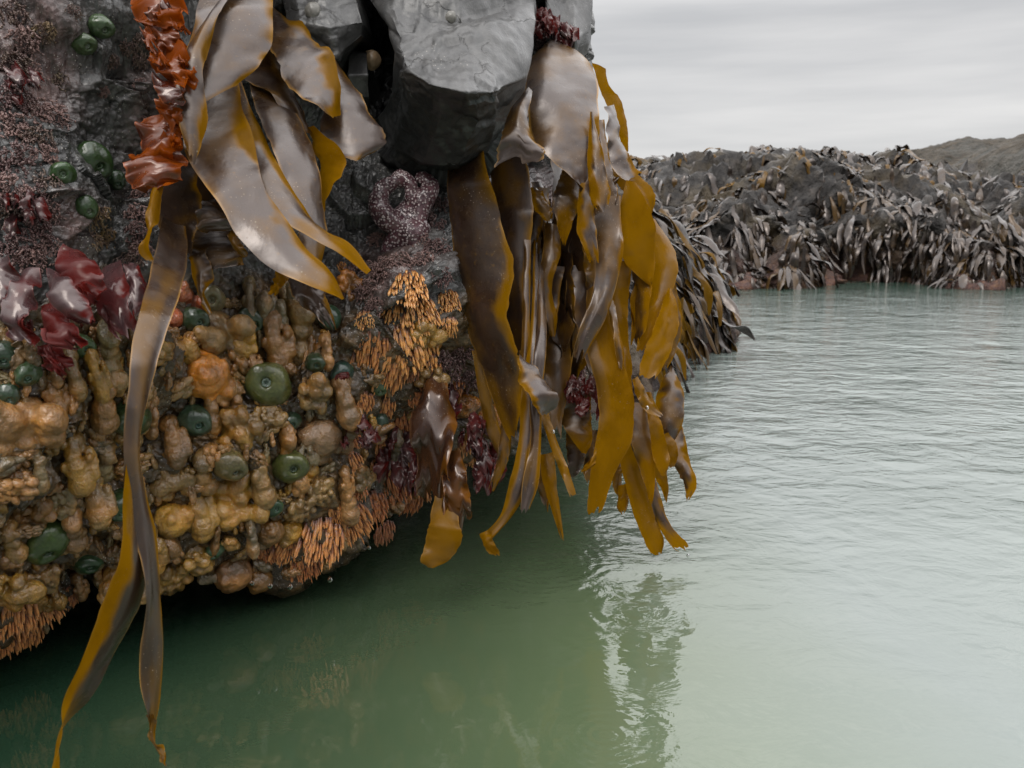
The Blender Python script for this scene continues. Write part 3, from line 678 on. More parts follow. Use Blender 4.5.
# filler blades behind, dark
fill = []
rf = random.Random(5)
for k in range(46):
    x = rf.uniform(480, 662); y0 = rf.uniform(150, 330); ln = rf.uniform(60, 130); w = rf.uniform(10, 26)
    dx = rf.uniform(-12, 12)
    if k > 25: x = rf.uniform(530, 645); y0 = rf.uniform(180, 300)
    if x > 640: y0 = max(y0, 250)
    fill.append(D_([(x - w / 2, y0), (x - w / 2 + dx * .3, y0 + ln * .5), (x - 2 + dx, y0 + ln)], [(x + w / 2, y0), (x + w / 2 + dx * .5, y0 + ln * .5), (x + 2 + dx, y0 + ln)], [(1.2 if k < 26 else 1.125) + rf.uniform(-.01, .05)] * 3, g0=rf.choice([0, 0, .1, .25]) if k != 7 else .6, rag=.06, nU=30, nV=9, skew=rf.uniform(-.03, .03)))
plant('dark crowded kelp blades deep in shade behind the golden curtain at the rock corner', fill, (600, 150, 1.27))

# red and orange seaweeds
def frills(pts, size, d, seed, g=(.1, .9)):
    r = random.Random(seed); out = []
    for (x, y) in pts:
        w = size * r.uniform(.5, .9); l = size * r.uniform(.7, 1.3); dx = r.uniform(-7, 7); dd = d + r.uniform(-.012, .012)
        out.append(D_([(x - w * .4, y - l * .5), (x - w * .6 + dx * .4, y), (x - w * .2 + dx, y + l * .5)], [(x + w * .4, y - l * .5), (x + w * .6 + dx * .6, y), (x + w * .3 + dx, y + l * .5)],
                      [dd + .012, dd, dd - r.uniform(-.004, .012)], g0=r.uniform(*g), ruffle=.006, rag=.2, fold=.005, nU=26, nV=13, skew=r.uniform(-.012, .012), gr=0))
    return out
plant('ruffled orange red seaweed running down the crack beside the broad kelp blades', [
 D_([(132,-20),(131,8),(136,22),(150,28)], [(176,-20),(182,-2),(187,14),(184,32)], [.82,.80,.79,.79], g0=.7, ruffle=.006, rag=.1, mat='orange', fold=.003),
 D_([(146,22),(150,36),(160,48),(166,60)], [(172,24),(180,36),(182,50),(181,60)], [.80,.79,.79,.79], g0=.4, ruffle=.008, rag=.15, fold=.004),
 D_([(150,52),(152,66),(160,74),(170,82)], [(176,56),(190,60),(199,76),(196,92)], [.80,.785,.78,.78], g0=.7, ruffle=.007, rag=.1, fold=.004),
 D_([(150,74),(156,90),(165,104),(176,106)], [(170,84),(178,88),(184,98),(182,106)], [.79,.775,.77,.77], g0=.0, gr=.0, gl=.0, ruffle=.004, rag=.05),
 D_([(160,98),(158,110),(162,118),(170,124)], [(192,94),(194,104),(186,116),(184,126)], [.80,.79,.785,.78], g0=.75, ruffle=.006, rag=.1, fold=.003),
 D_([(144,118),(138,140),(132,158),(138,172)], [(176,112),(184,130),(178,150),(172,160)], [.81,.80,.79,.79], g0=.2, gt=.6, ruffle=.006, rag=.1, fold=.003),
 D_([(134,158),(126,172),(130,186),(144,192)], [(172,140),(180,152),(178,170),(164,190)], [.80,.785,.78,.78], g0=.3, ruffle=.007, rag=.08, fold=.004),
 D_([(174,108),(174,120),(178,126)], [(186,108),(186,122),(182,128)], [.78,.78,.78], g0=.8, ruffle=.004, rag=.15, nU=20),
 D_([(148,8),(146,14),(150,22)], [(160,4),(160,12),(158,22)], [.78,.78,.78], g0=.2, ruffle=.004, rag=.2, nU=20),
 ] + frills([(168,8),(178,28),(152,40),(180,62),(186,80),(160,60),(188,92),(170,130),(174,142),(150,168),(164,176)], 12, .785, 31, (0, 1)), (150, -15, .86), name='seaweed', cat='seaweed', mat='orange')
plant('glossy dark red seaweed blades with silvery sheen at the lower left of the encrusted ridge', [
 D_([(22,270),(8,300),(6,328),(14,342)], [(40,268),(34,300),(30,330),(40,350)], [.74,.72,.71,.71], g0=.1, ruffle=.006, rag=.08, bulge=.01),
 D_([(46,268),(50,296),(66,318),(88,326)], [(58,276),(78,290),(90,310),(92,325)], [.74,.71,.70,.70], g0=.0, ruffle=.004, rag=.03, bulge=.014),
 D_([(44,300),(42,322),(52,342),(64,350)], [(60,312),(72,326),(84,338),(86,350)], [.73,.71,.70,.70], g0=.7, ruffle=.006, rag=.12, bulge=.01),
 D_([(66,250),(56,272),(66,296),(80,306)], [(82,250),(96,262),(104,282),(92,306)], [.77,.75,.745,.74], g0=.6, ruffle=.006, rag=.08, bulge=.01),
 D_([(38,342),(40,356),(46,366),(54,372)], [(60,346),(66,356),(72,366),(66,374)], [.74,.73,.73,.73], g0=.7, ruffle=.005, rag=.12),
 D_([(-10,262),(-12,290),(-6,310)], [(14,258),(16,288),(8,312)], [.74,.73,.72], g0=.0, ruffle=.006, rag=.1),
 ] + frills([(30,330),(48,356),(70,345),(84,322),(88,290),(58,368)], 14, .715, 41, (0, .9)), (50, 250, .80), name='seaweed', cat='seaweed', mat='red')
plant('smooth maroon seaweed blade with a ragged tip beside the long grey strap', [
 D_([(96,268),(96,300),(108,330),(122,342)], [(122,262),(134,298),(138,322),(138,340)], [.80,.77,.76,.755], g0=.25, ruffle=.003, rag=.12, bulge=.006),
 D_([(124,262),(128,290),(130,306),(134,318)], [(138,264),(145,284),(146,300),(138,318)], [.78,.765,.76,.755], g0=.0, ruffle=.004, rag=.15, label='silvery torn blade'),
 ], (115, 258, .82), name='seaweed', cat='seaweed', mat='red')
plant('brown translucent seaweed with wavy edges hanging to the water beneath the orange fingers', [
 D_([(424,352),(411,410),(414,470),(418,500),(428,525)], [(434,350),(452,410),(452,470),(450,505),(446,528)], [1.07,1.02,1.01,1.02,1.03], g0=.1, ruffle=.009, rag=.12, fold=.007, bulge=.004, mat='brownweed', nU=70, skew=-.01),
 D_([(440,450),(442,480),(446,505),(456,530)], [(460,452),(468,480),(472,512),(468,532)], [1.02,1.01,1.01,1.02], g0=.3, ruffle=.007, rag=.15, fold=.006, mat='brownweed'),
 D_([(438,480),(430,520),(424,545),(422,562),(428,568)], [(446,480),(458,518),(462,540),(452,558),(434,568)], [1.04,1.02,1.0,1.0,1.0], g0=.65, ruffle=.003, rag=.03, mat='kelp', label='golden brown rounded tip'),
 ], (430, 378, 1.1), name='seaweed', cat='seaweed', mat='kelp')
rb = random.Random(17)
reds = []
def red_tuft(cx, cy, n, spread, ln, d, label, g=(0, .4)):
    bl = []
    for k in range(n):
        x = cx + rb.uniform(-spread, spread); y = cy + rb.uniform(-spread, spread) * .9; l = ln * rb.uniform(.6, 1.3); w = rb.uniform(3.5, 8); dx = rb.uniform(-9, 9)
        dd = d + rb.uniform(-.02, .015)
        bl.append(D_([(x - w / 2, y), (x - w + dx * .4, y + l * .5), (x - 2 + dx, y + l)], [(x + w / 2, y), (x + w + dx * .6, y + l * .5), (x + 3 + dx, y + l)], [dd + .01, dd, dd - .005], g0=rb.uniform(*g), ruffle=.004, rag=.25, fold=.003, nU=18, nV=8))
    plant(label, bl, (cx, cy - spread, d + .04), name='seaweed', cat='seaweed', mat='red')
red_tuft(402, 440, 16, 26, 34, 1.07, 'deep crimson seaweed tuft hanging left of the brown wavy edged blade')
red_tuft(448, 392, 14, 18, 26, 1.08, 'crimson seaweed tuft just left of the dark wide kelp blades', (.1, .6))
red_tuft(490, 452, 14, 16, 26, 1.10, 'dark crimson glossy seaweed between the two dark kelp straps above the green water', (0, .5))
red_tuft(588, 385, 14, 16, 22, 1.16, 'pinkish red seaweed tuft showing behind the widest golden kelp blade', (.2, .8))
red_tuft(360, 425, 10, 18, 18, .99, 'small crimson seaweed tuft to the right of the round brown sea squirt', (.1, .5))
red_tuft(565, 25, 9, 9, 18, 1.19, 'reddish brown weed filling the narrow crack between the two grey blocks', (.2, .7))
red_tuft(541, 15, 12, 8, 22, 1.15, 'short red seaweed tuft in the crack right of the large pale block', (.2, .8))
red_tuft(470, 420, 10, 12, 30, 1.09, 'wine red seaweed strands beside the green brown kelp strap', (.1, .5))
red_tuft(18, 75, 10, 16, 22, .79, 'drab maroon seaweed strands at the upper left picture edge', (0, .2))
red_tuft(20, 200, 12, 20, 26, .77, 'dull purple seaweed strands hanging over the middle of the left edge', (0, .15))
red_tuft(345, 372, 1, 3, 8, .95, 'single tiny red weed scrap beside the small green anemones', (.5, .6))

# ------------------------------------------------------------------ small creatures: placement frames
def frame(px, py, r, lift=.0, tow=.45, roll=0.0, down=0.25):
    p, n, d = wall_at(px, py)
    v = CAM - p; v /= np.linalg.norm(v)
    n = n * (1 - tow) + v * tow; n = n + np.array([0, 0, -down]); n /= np.linalg.norm(n)
    up = np.array([0, 0, 1.0]); y = up - n * (up @ n); y /= np.linalg.norm(y); x = np.cross(y, n)
    s = r * d / F
    c, q = math.cos(roll), math.sin(roll); x, y = x * c + y * q, y * c - x * q
    p = p + n * lift * s
    m = Matrix(((x[0] * s, y[0] * s, n[0] * s, p[0]), (x[1] * s, y[1] * s, n[1] * s, p[1]), (x[2] * s, y[2] * s, n[2] * s, p[2]), (0, 0, 0, 1)))
    return m

def blob_mesh(name, balls, voxel=.055, smooth=4):
    V, Fc = [], []
    import bmesh
    bm = bmesh.new()
    for (x, y, z, r, sx, sy, sz) in balls:
        mt = Matrix.Translation((x, y, z)) @ Matrix.Diagonal((r * sx, r * sy, r * sz, 1))
        bmesh.ops.create_icosphere(bm, subdivisions=3, radius=1, matrix=mt)
    me = bpy.data.meshes.new(name); bm.to_mesh(me); bm.free()
    o = bpy.data.objects.new(name, me); COL.objects.link(o)
    r = o.modifiers.new('r', 'REMESH'); r.mode = 'VOXEL'; r.voxel_size = voxel; r.use_smooth_shade = True
    s = o.modifiers.new('s', 'SMOOTH'); s.iterations = smooth; s.factor = .6
    dg = bpy.context.evaluated_depsgraph_get(); dg.update()
    out = bpy.data.meshes.new_from_object(o.evaluated_get(dg)); out.name = name
    bpy.data.objects.remove(o); bpy.data.meshes.remove(me)
    n = len(out.vertices); co = np.zeros(n * 3, np.float32); out.vertices.foreach_get('co', co); co = co.reshape(-1, 3)
    nn = np.zeros(n * 3, np.float32); out.vertices.foreach_get('normal', nn); nn = nn.reshape(-1, 3)
    k = hash(name) % 50
    co = co + nn * (.042 * fbm(co * 3 + k, 3, 5))[:, None]
    out.vertices.foreach_set('co', co.ravel()); out.update()
    out.polygons.foreach_set('use_smooth', np.ones(len(out.polygons), bool))
    return out

rr = random.Random(3)
def B(x, y, z, r, sx=1, sy=1, sz=1): return (x, y, z, r, sx, sy, sz)
protos = {'round': [], 'grape': [], 'drip': [], 'mound': []}
for k in range(4):
    b_ = [B(0, 0, .1, .85, 1, 1, .8)]
    for i in range(7):
        a = rr.uniform(0, 6.28); q = rr.uniform(.4, .8); b_.append(B(math.cos(a) * q, math.sin(a) * q, rr.uniform(.0, .5), rr.uniform(.18, .42)))
    b_.append(B(0, 0, -.6, .8)); protos['round'].append(blob_mesh('sea_squirt_round', b_))
for k in range(4):
    b_ = [B(0, 0, -.35, .8)]
    for i in range(30):
        a = rr.uniform(0, 6.28); q = math.sqrt(rr.uniform(0, 1)) * .9; zz = .45 * (1 - q * q) + rr.uniform(0, .25)
        b_.append(B(math.cos(a) * q, math.sin(a) * q, zz, rr.uniform(.13, .27), 1, rr.uniform(1, 1.7), 1))
    protos['grape'].append(blob_mesh('sea_squirt_cluster', b_, .05, 2))
for k in range(3):
    b_ = [B(0, .6, -.2, .5)]
    x = 0
    for i in range(9):
        y = .7 - i * .2; x += rr.uniform(-.1, .1); b_.append(B(x, y, .1 + rr.uniform(-.05, .12), .34 + .1 * math.sin(i * 1.7) + (.14 if i > 6 else 0)))
    for i in range(6):
        b_.append(B(rr.uniform(-.4, .4), rr.uniform(-.7, .6), rr.uniform(0, .3), rr.uniform(.12, .25)))
    protos['drip'].append(blob_mesh('sea_squirt_pendant', b_))
for k in range(4):
    b_ = [B(0, 0, -.5, .8)]
    for i in range(15):
        a = rr.uniform(0, 6.28); q = math.sqrt(rr.uniform(0, 1)) * .95
        b_.append(B(math.cos(a) * q, math.sin(a) * q, rr.uniform(-.05, .35), rr.uniform(.2, .45), rr.uniform(.8, 1.4), rr.uniform(.8, 1.4), 1))
    protos['mound'].append(blob_mesh('sea_squirt_mound', b_, .055, 3))
protos['lobe'] = []
for k in range(4):
    b_ = [B(0, .75, -.3, .45), B(0, 0, -.6, .5)]; x = 0
    for i in range(8):
        t = i / 7; x += rr.uniform(-.06, .06); b_.append(B(x, .7 - 1.35 * t, .05 + .45 * t ** .7, .26 + .24 * t + .04 * math.sin(i * 2 + k)))
    for i in range(5): b_.append(B(rr.uniform(-.45, .45), rr.uniform(-.7, .6), rr.uniform(0, .45), rr.uniform(.12, .24), 1, 1.4, 1))
    if k % 2: 
        for i in range(5):
            t = i / 4; b_.append(B(.5 + rr.uniform(-.04, .04), .5 - .8 * t, .05 + .35 * t, .2 + .12 * t))
    protos['lobe'].append(blob_mesh('sea_squirt_lobe', b_, .05, 3))
for l in protos.values():
    for m_ in l: m_.materials.append(M['squirt'])

pass
# landmarks used to say where a small thing sits
LM = [(205, 375, 'the bright orange round lump'), (268, 385, 'the tall olive anemone'), (289, 466, 'the squat olive anemone'), (193, 418, 'the teal ringed anemone'),
      (47, 540, 'the lowest left green anemone'), (320, 432, 'the round brown squirt'), (129, 415, 'the strap covered anemone'), (400, 335, 'the orange finger colony'),
      (20, 420, 'the big peach lump at left edge'), (300, 325, 'the long hanging tan squirt'), (228, 463, 'the brown anemone'), (235, 425, 'the grape like clump'),
      (122, 502, 'the half hidden green anemone'), (20, 620, 'the lowest orange fringe'), (320, 545, 'the reddish finger fringe'), (230, 590, 'the lower rock edge'), (60, 350, 'the dark red seaweed'),
      (405, 205, 'the purple starfish'), (88, 158, 'the dark green anemones'), (90, 30, 'the two pale rimmed anemones'), (155, 60, 'the orange seaweed'), (30, 130, 'the left picture edge'), (450, 420, 'the crimson weed')]
used = {}
def whereis(px, py, pre, group=None):
    c = sorted(LM, key=lambda l: (l[0] - px) ** 2 + (l[1] - py) ** 2)
    def rel(l):
        dx, dy = px - l[0], py - l[1]; r = math.hypot(dx, dy)
        near = 'just ' if r < 28 else ('' if r < 60 else 'well ')
        if abs(dx) > abs(dy): return near + ('right of ' if dx > 0 else 'left of ') + l[2]
        return near + ('below ' if dy > 0 else 'above ') + l[2]
    s = f'{pre} {rel(c[0])}'
    if len(s.split()) < 11 and s in used:
        s2 = f'{s}, {rel(c[1])}'
        if len(s2.split()) <= 16: s = s2
        else:
            s2 = f'{s}, towards ' + c[1][2]
            if len(s2.split()) <= 16: s = s2
    elif s in used:
        s = f'{pre} {rel(c[1])}'
    used[s] = used.get(s, 0) + 1
    return s

placed = []
def squirt(px, py, r, kind, col, cname, roll=0.0, sx=1.0, sy=1.0, tow=.4, lift=0.0):
    me = protos[kind][rr.randrange(len(protos[kind]))]
    o = bpy.data.objects.new('sea_squirt', me); COL.objects.link(o)
    o.matrix_world = frame(px, py, r, lift, tow, roll if kind not in ('drip', 'lobe') else roll * .5, .5) @ Matrix.Diagonal((sx, sy, 1.15, 1))
    col = tuple(v * (.72 if col[0] > .33 and kind != 'round' else 1) for v in col)
    o.color = (*col, 1)
    size = 'tiny' if r < 10 else ('small' if r < 15 else ('medium' if r < 22 else 'large'))
    sh = {'round': 'smooth knobbed', 'grape': 'grape-like', 'drip': 'hanging', 'lobe': 'drooping', 'mound': 'lumpy'}[kind]
    tag(o, whereis(px, py, f'{size} {cname} {sh} sea squirt'), 'sea squirt', 'sea squirt lumps crusting the overhang')
    placed.append((px, py, r)); return o
TAN = (.46, .27, .08); OR = (.78, .27, .02); BR = (.32, .15, .035); PE = (.62, .31, .10); OC = (.60, .32, .045); GY = (.30, .22, .10)
for a in [(205, 375, 27, 'round', OR, 'bright orange', .3), (222, 338, 26, 'mound', (.52, .3, .1), 'ochre', 1), (178, 352, 18, 'mound', OC, 'ochre', .4), (240, 345, 20, 'round', OC, 'ochre', 2),
          (300, 325, 30, 'drip', TAN, 'tan', .1), (312, 300, 16, 'round', PE, 'peach', .5), (275, 340, 25, 'lobe', BR, 'brown', .2), (225, 388, 16, 'round', PE, 'peach', 0), (237, 396, 14, 'drip', PE, 'peach', 0),
          (235, 424, 30, 'grape', OC, 'tan', .2), (268, 418, 18, 'grape', TAN, 'tan', 2), (232, 498, 32, 'mound', OC, 'ochre', 1), (262, 478, 24, 'lobe', TAN, 'tan', .3), (320, 435, 25, 'round', (.30, .17, .08), 'brown', .2),
          (349, 425, 24, 'drip', (.52, .28, .12), 'orange', .1), (345, 400, 24, 'lobe', PE, 'peach', .4), (318, 392, 18, 'mound', TAN, 'tan', 1.6), (20, 425, 34, 'mound', PE, 'peach', .5), (52, 392, 22, 'lobe', BR, 'brown', 0),
          (98, 400, 26, 'lobe', BR, 'brown', .2), (115, 380, 16, 'round', GY, 'greyish', 1), (76, 462, 26, 'lobe', OC, 'ochre', .2), (50, 440, 15, 'grape', OC, 'ochre', 0), (20, 482, 20, 'grape', PE, 'peach', 1),
          (105, 460, 20, 'drip', GY, 'greyish', 0), (175, 482, 22, 'mound', TAN, 'tan', .5), (195, 510, 26, 'lobe', OC, 'ochre', .2), (170, 520, 22, 'round', OC, 'ochre', .2), (205, 470, 20, 'drip', TAN, 'tan', .2),
          (172, 442, 22, 'lobe', BR, 'brown', .2), (170, 572, 24, 'grape', OC, 'ochre', .2), (150, 548, 22, 'lobe', OC, 'ochre', .2), (192, 556, 22, 'grape', OC, 'ochre', 1.2), (75, 525, 22, 'drip', PE, 'peach', .2),
          (10, 538, 20, 'drip', (.6, .36, .1), 'orange', .2), (95, 500, 24, 'lobe', TAN, 'tan', .2), (60, 500, 18, 'grape', GY, 'greyish', .2), (268, 530, 18, 'round', BR, 'brown', .2), (290, 530, 16, 'round', OC, 'ochre', 0),
          (320, 490, 16, 'grape', TAN, 'tan', .2), (345, 500, 20, 'lobe', PE, 'peach', .2), (300, 505, 18, 'grape', TAN, 'tan', .2), (232, 570, 24, 'round', (.34, .16, .06), 'rusty', .4), (260, 578, 16, 'round', BR, 'brown', .2),
          (110, 345, 24, 'drip', (.34, .27, .12), 'olive', 0), (360, 480, 16, 'mound', TAN, 'tan', 0), (478, 420, 26, 'mound', OR, 'orange', .3), (462, 404, 16, 'round', OR, 'orange', 0), (185, 300, 16, 'mound', (.6, .14, .05), 'coral red', 0),
          (172, 318, 13, 'round', (.6, .14, .05), 'coral red', 0), (350, 285, 14, 'mound', OR, 'orange', 0), (425, 335, 20, 'mound', OC, 'ochre', 0), (430, 378, 14, 'mound', TAN, 'tan', 0), (210, 455, 14, 'grape', PE, 'peach', 0), (40, 600, 18, 'mound', OC, 'ochre', 0),
          (8, 590, 24, 'mound', OC, 'ochre', 0), (40, 575, 20, 'grape', TAN, 'tan', 0), (310, 470, 10, 'round', OC, 'ochre', 0)]:
    squirt(*a)

# ------------------------------------------------------------------ anemones
def lathe(prof, n=28, wob=0.0, seed=0):
    P = []
    for i, (r, z) in enumerate(prof):
        a = np.linspace(0, 2 * np.pi, n, endpoint=False)
        w = 1 + wob * np.sin(a * 3 + seed + i * .3) + wob * .6 * np.sin(a * 5 + seed * 2)
        P.append(np.stack([np.cos(a) * r * w, np.sin(a) * r * w, np.full(n, z)], -1))
    P = np.array(P); return P, grid_faces(len(prof), n, closed=True)
def sm(prof, n=6):
    Q = catmull(np.array([(a, b, 0) for a, b in prof]), len(prof) * n)[:, :2]; return [(max(q[0], .001), q[1]) for q in Q]
an_body = []; an_disc = []
for k in range(3):
    P, f = lathe(sm([(.75, -.9), (.92, -.3), (1.0, .1), (.97, .42), (.83, .7), (.6, .86), (.38, .9), (.25, .83), (.2, .68), (.2, .5)]), 36, .03, k * 2)
    P[..., 1] -= np.clip(P[..., 2] - .2, 0, 1) * .45; P[..., 2] -= .12 * P[..., 0] ** 2
    an_body.append(mesh_np('anemone_body', P, f))
    P, f = lathe(sm([(.23, .66), (.18, .72), (.11, .70), (.07, .62), (.0, .54)]), 24, .1, k)
    P[..., 1] -= .22
    an_disc.append(mesh_np('anemone_disc', P, f))
for m_ in an_body + an_disc: m_.materials.append(M['anemone'])
def anemone(px, py, r, col, label, disc=(.16, .27, .2), elong=1.0, down=.5, lift=.2, tilt=0.0):
    k = rr.randrange(3)
    m = frame(px, py, r, lift, .55, 0.0, down) @ Matrix.Rotation(tilt, 4, 'Y') @ Matrix.Diagonal((1, elong, 1, 1)) @ Matrix.Rotation(rr.uniform(0, 6), 4, 'Z')
    e = bpy.data.objects.new('sea_anemone', None); COL.objects.link(e); e.matrix_world = m; e.empty_display_size = .5
    tag(e, label, 'sea anemone', 'closed sea anemones on the rock')
    for nm, me, c in (('body', an_body[k], col), ('oral_disc', an_disc[k], disc)):
        o = bpy.data.objects.new(nm, me); COL.objects.link(o); o.parent = e; o.color = (*c, 1)
    placed.append((px, py, r * .9))
G1 = (.075, .12, .03); G2 = (.035, .06, .028); OL = (.12, .125, .03); TEAL = (.04, .072, .042)
anemone(82, 42, 12, (.07, .11, .04), 'round green anemone with a pale rim, lower of the two at upper left', (.3, .36, .28))
anemone(99, 25, 12, (.065, .11, .04), 'round green anemone with a pale rim, upper of the two at upper left', (.3, .36, .28))
anemone(90, 158, 17, (.025, .06, .01), 'glossy dark green anemone, larger of the pair above the pink crust', (.08, .14, .06), 1.1)
anemone(62, 174, 13, (.035, .08, .018), 'small glossy green anemone, left of the larger dark green one', (.2, .27, .18))
anemone(85, 205, 11, (.04, .08, .025), 'small green anemone with shiny centre on the bare grey rock', (.3, .33, .25))
anemone(116, 178, 9, (.025, .05, .02), 'tiny dark green anemone right of the glossy green pair')
anemone(193, 418, 16, TEAL, 'teal anemone with an open round ring, under the bright orange lump', (.10, .2, .18))
anemone(178, 350, 10, TEAL, 'small teal anemone set in an ochre ring right of the grey strap', (.09, .17, .15))
anemone(268, 384, 21, OL, 'tall olive green anemone hanging in the centre of the overhang', (.25, .33, .28), 1.15)
anemone(289, 464, 18, OL, 'squat olive green anemone below the grape like clump', (.12, .16, .1))
anemone(228, 462, 16, (.2, .14, .05), 'brown anemone with a grey centre left of the squat olive one', (.22, .22, .18))
anemone(315, 362, 10, G2, 'small dark green anemone left of the near black one', (.06, .14, .1))
anemone(341, 371, 12, (.025, .06, .05), 'near black green anemone at the foot of the orange finger colony', (.03, .06, .05))
anemone(292, 420, 9, TEAL, 'tiny teal anemone right of the grape like clump', (.1, .2, .16))
anemone(130, 416, 20, (.028, .06, .015), 'large green anemone half covered by the long grey strap')
anemone(122, 503, 14, (.028, .06, .015), 'green anemone partly hidden where the long strap splits')
anemone(47, 536, 19, G1, 'long pale topped green anemone hanging near the lower left edge', (.05, .1, .04), 1.35, .8)
anemone(87, 557, 16, (.026, .065, .026), 'round green anemone with dark ring beside the strap, near the lower edge', (.09, .17, .1))
anemone(193, 319, 13, G2, 'dark green anemone just above the ochre lumps, right of the coral red patch')
anemone(249, 318, 13, G2, 'dark green anemone left of the long hanging tan squirt')
anemone(210, 300, 14, (.26, .2, .1), 'tan ring shaped anemone beneath the brown kelp', (.3, .26, .16), 1.2)
anemone(329, 316, 12, (.04, .09, .05), 'dark green anemone behind the grey kelp tip, left of the orange fingers')
anemone(3, 352, 13, TEAL, 'dark teal anemone cut by the left picture edge')
anemone(27, 372, 13, (.05, .09, .04), 'dark green anemone under the dark red seaweed')
anemone(8, 392, 11, TEAL, 'little teal anemone low beside the left picture edge')
anemone(272, 507, 10, (.03, .09, .04), 'small dark green anemone with a red scrap on it')
anemone(378, 384, 9, (.07, .12, .05), 'small green anemone tucked under the orange finger colony')
anemone(215, 548, 9, (.06, .12, .06), 'small green anemone near the lower edge of the overhang')
anemone(380, 420, 8, (.06, .1, .08), 'tiny grey green anemone among crimson weed')
anemone(80, 345, 12, (.05, .1, .03), 'green anemone between the dark red seaweed and the olive squirt')

# ------------------------------------------------------------------ finger colonies
def finger_mesh(seed, n=125, curl=.5):
    n = int(n)
    r = random.Random(seed); Vs, Fs, T = [], [], []; base = 0
    for k in range(n):
        a = r.uniform(0, 6.28); q = math.sqrt(r.random()); bx, by = math.cos(a) * q, math.sin(a) * q * .9
        L = r.uniform(.25, .95) ; w = r.uniform(.04, .10); dirv = np.array([bx * .35 + r.uniform(-.2, .2), -curl + by * .2 + r.uniform(-.15, .15), .75]); dirv /= np.linalg.norm(dirv)
        dn = np.array([0, -1.0, 0]); p = np.array([bx, by, -.15 + .1 * (1 - q)]); ns, m = 7, 7
        for i in range(ns):
            t = i / (ns - 1); dv = dirv * (1 - t * .6) + dn * t * .6; dv /= np.linalg.norm(dv)
            s1 = np.cross(dv, [1, .2, 0]); s1 /= np.linalg.norm(s1); s2 = np.cross(dv, s1)
            rad = w * (1 - .25 * t + .18 * math.sin(t * 9 + k)) * (1 if i < ns - 1 else .25)
            for j in range(m):
                an = 2 * math.pi * j / m; Vs.append(p + rad * (math.cos(an) * s1 + math.sin(an) * s2)); T.append(t)
            p = p + dv * L / (ns - 1)
        for i in range(ns - 1):
            for j in range(m):
                a0 = base + i * m + j; a1 = base + i * m + (j + 1) % m; Fs.append((a0, a1, a1 + m, a0 + m))
        base += ns * m
    return mesh_np('finger_colony', np.array(Vs), np.array(Fs), dict(tipf=T))
fm = [finger_mesh(1), finger_mesh(2), finger_mesh(3, 120, .9), finger_mesh(4, 120, 1.2)]
for m_ in fm: m_.materials.append(M['fingers'])
def fingers(px, py, r, label, col=(.74, .34, .09), k=None, sy=1.0, down=.2):
    o = bpy.data.objects.new('finger_colony', fm[rr.randrange(2) if k is None else k]); COL.objects.link(o)
    o.matrix_world = frame(px, py, r, 0, .5, rr.uniform(-.3, .3), down) @ Matrix.Diagonal((1, sy, 1, 1)); o.color = (*col, 1)
    tag(o, label, 'finger colony', 'colonies of orange fingers on the overhang'); placed.append((px, py, r))
RD = (.68, .28, .08); RR = (.55, .19, .055)
fingers(410, 285, 17, 'bright orange finger colony, uppermost, below the purple starfish')
fingers(421, 312, 17, 'bright orange finger colony in the middle of the big orange patch')
fingers(448, 300, 12, 'slim orange finger colony at the rock edge beside the dark kelp')
fingers(447, 325, 11, 'small orange finger colony lower on the rock edge beside the dark kelp')
fingers(388, 312, 15, 'orange finger colony at the left end of the big patch')
fingers(402, 342, 22, 'large orange finger colony low in the big patch', k=2)
fingers(372, 350, 18, 'long brownish finger colony hanging left of the big orange patch', RD, 3, 1.3)
fingers(390, 366, 20, 'shaggy orange brown finger colony at the bottom of the big patch', RD, 3, 1.2)
fingers(424, 350, 16, 'orange finger colony right of the bottom of the big patch', k=2)
fingers(365, 318, 9, 'tiny orange finger colony under the pink crust')
fingers(378, 450, 20, 'orange brown finger fringe left of the crimson weed', RD, 2)
fingers(392, 482, 20, 'rusty finger fringe above the green water below crimson weed', RR, 2)
fingers(372, 505, 17, 'rusty finger fringe at the lower right corner of the overhang', RR, 3)
fingers(350, 520, 20, 'reddish finger fringe along the lower edge, right part', RD, 3)
fingers(322, 536, 22, 'reddish finger fringe along the lower edge, middle part', RD, 3)
fingers(292, 545, 18, 'reddish finger fringe along the lower edge, left part', RD, 3)
fingers(305, 565, 14, 'dark reddish finger fringe below the main fringe', RR, 3)
fingers(268, 550, 14, 'dark rusty finger fringe beside the rusty squirt', RR, 3)
fingers(12, 612, 22, 'orange fringe at the lowest left corner of the rock', RD, 3)
fingers(40, 606, 20, 'orange fringe right of the lowest left corner', RD, 3)
fingers(4, 640, 18, 'orange fringe dipping lowest at the left picture edge', RD, 3)
fingers(28, 635, 14, 'small orange fringe dipping near the left picture edge', RD, 3)
fingers(66, 596, 13, 'small dull orange fringe near the strap above dark water', RR, 3)
fingers(352, 462, 12, 'small orange finger tuft beside the peach squirt', RD, 2)
fingers(455, 382, 12, 'rusty finger tuft beside the dark wide kelp blade', RR, 2)
fingers(430, 365, 12, 'rusty finger tuft under the big orange patch', RR, 2)
fingers(418, 392, 12, 'rusty finger tuft above the brown wavy edged seaweed', RR, 2)
fingers(462, 440, 13, 'orange brown finger tuft behind the brown wavy edged seaweed', RD, 2)
fingers(340, 268, 8, 'tiny orange tuft below the golden kelp tip')
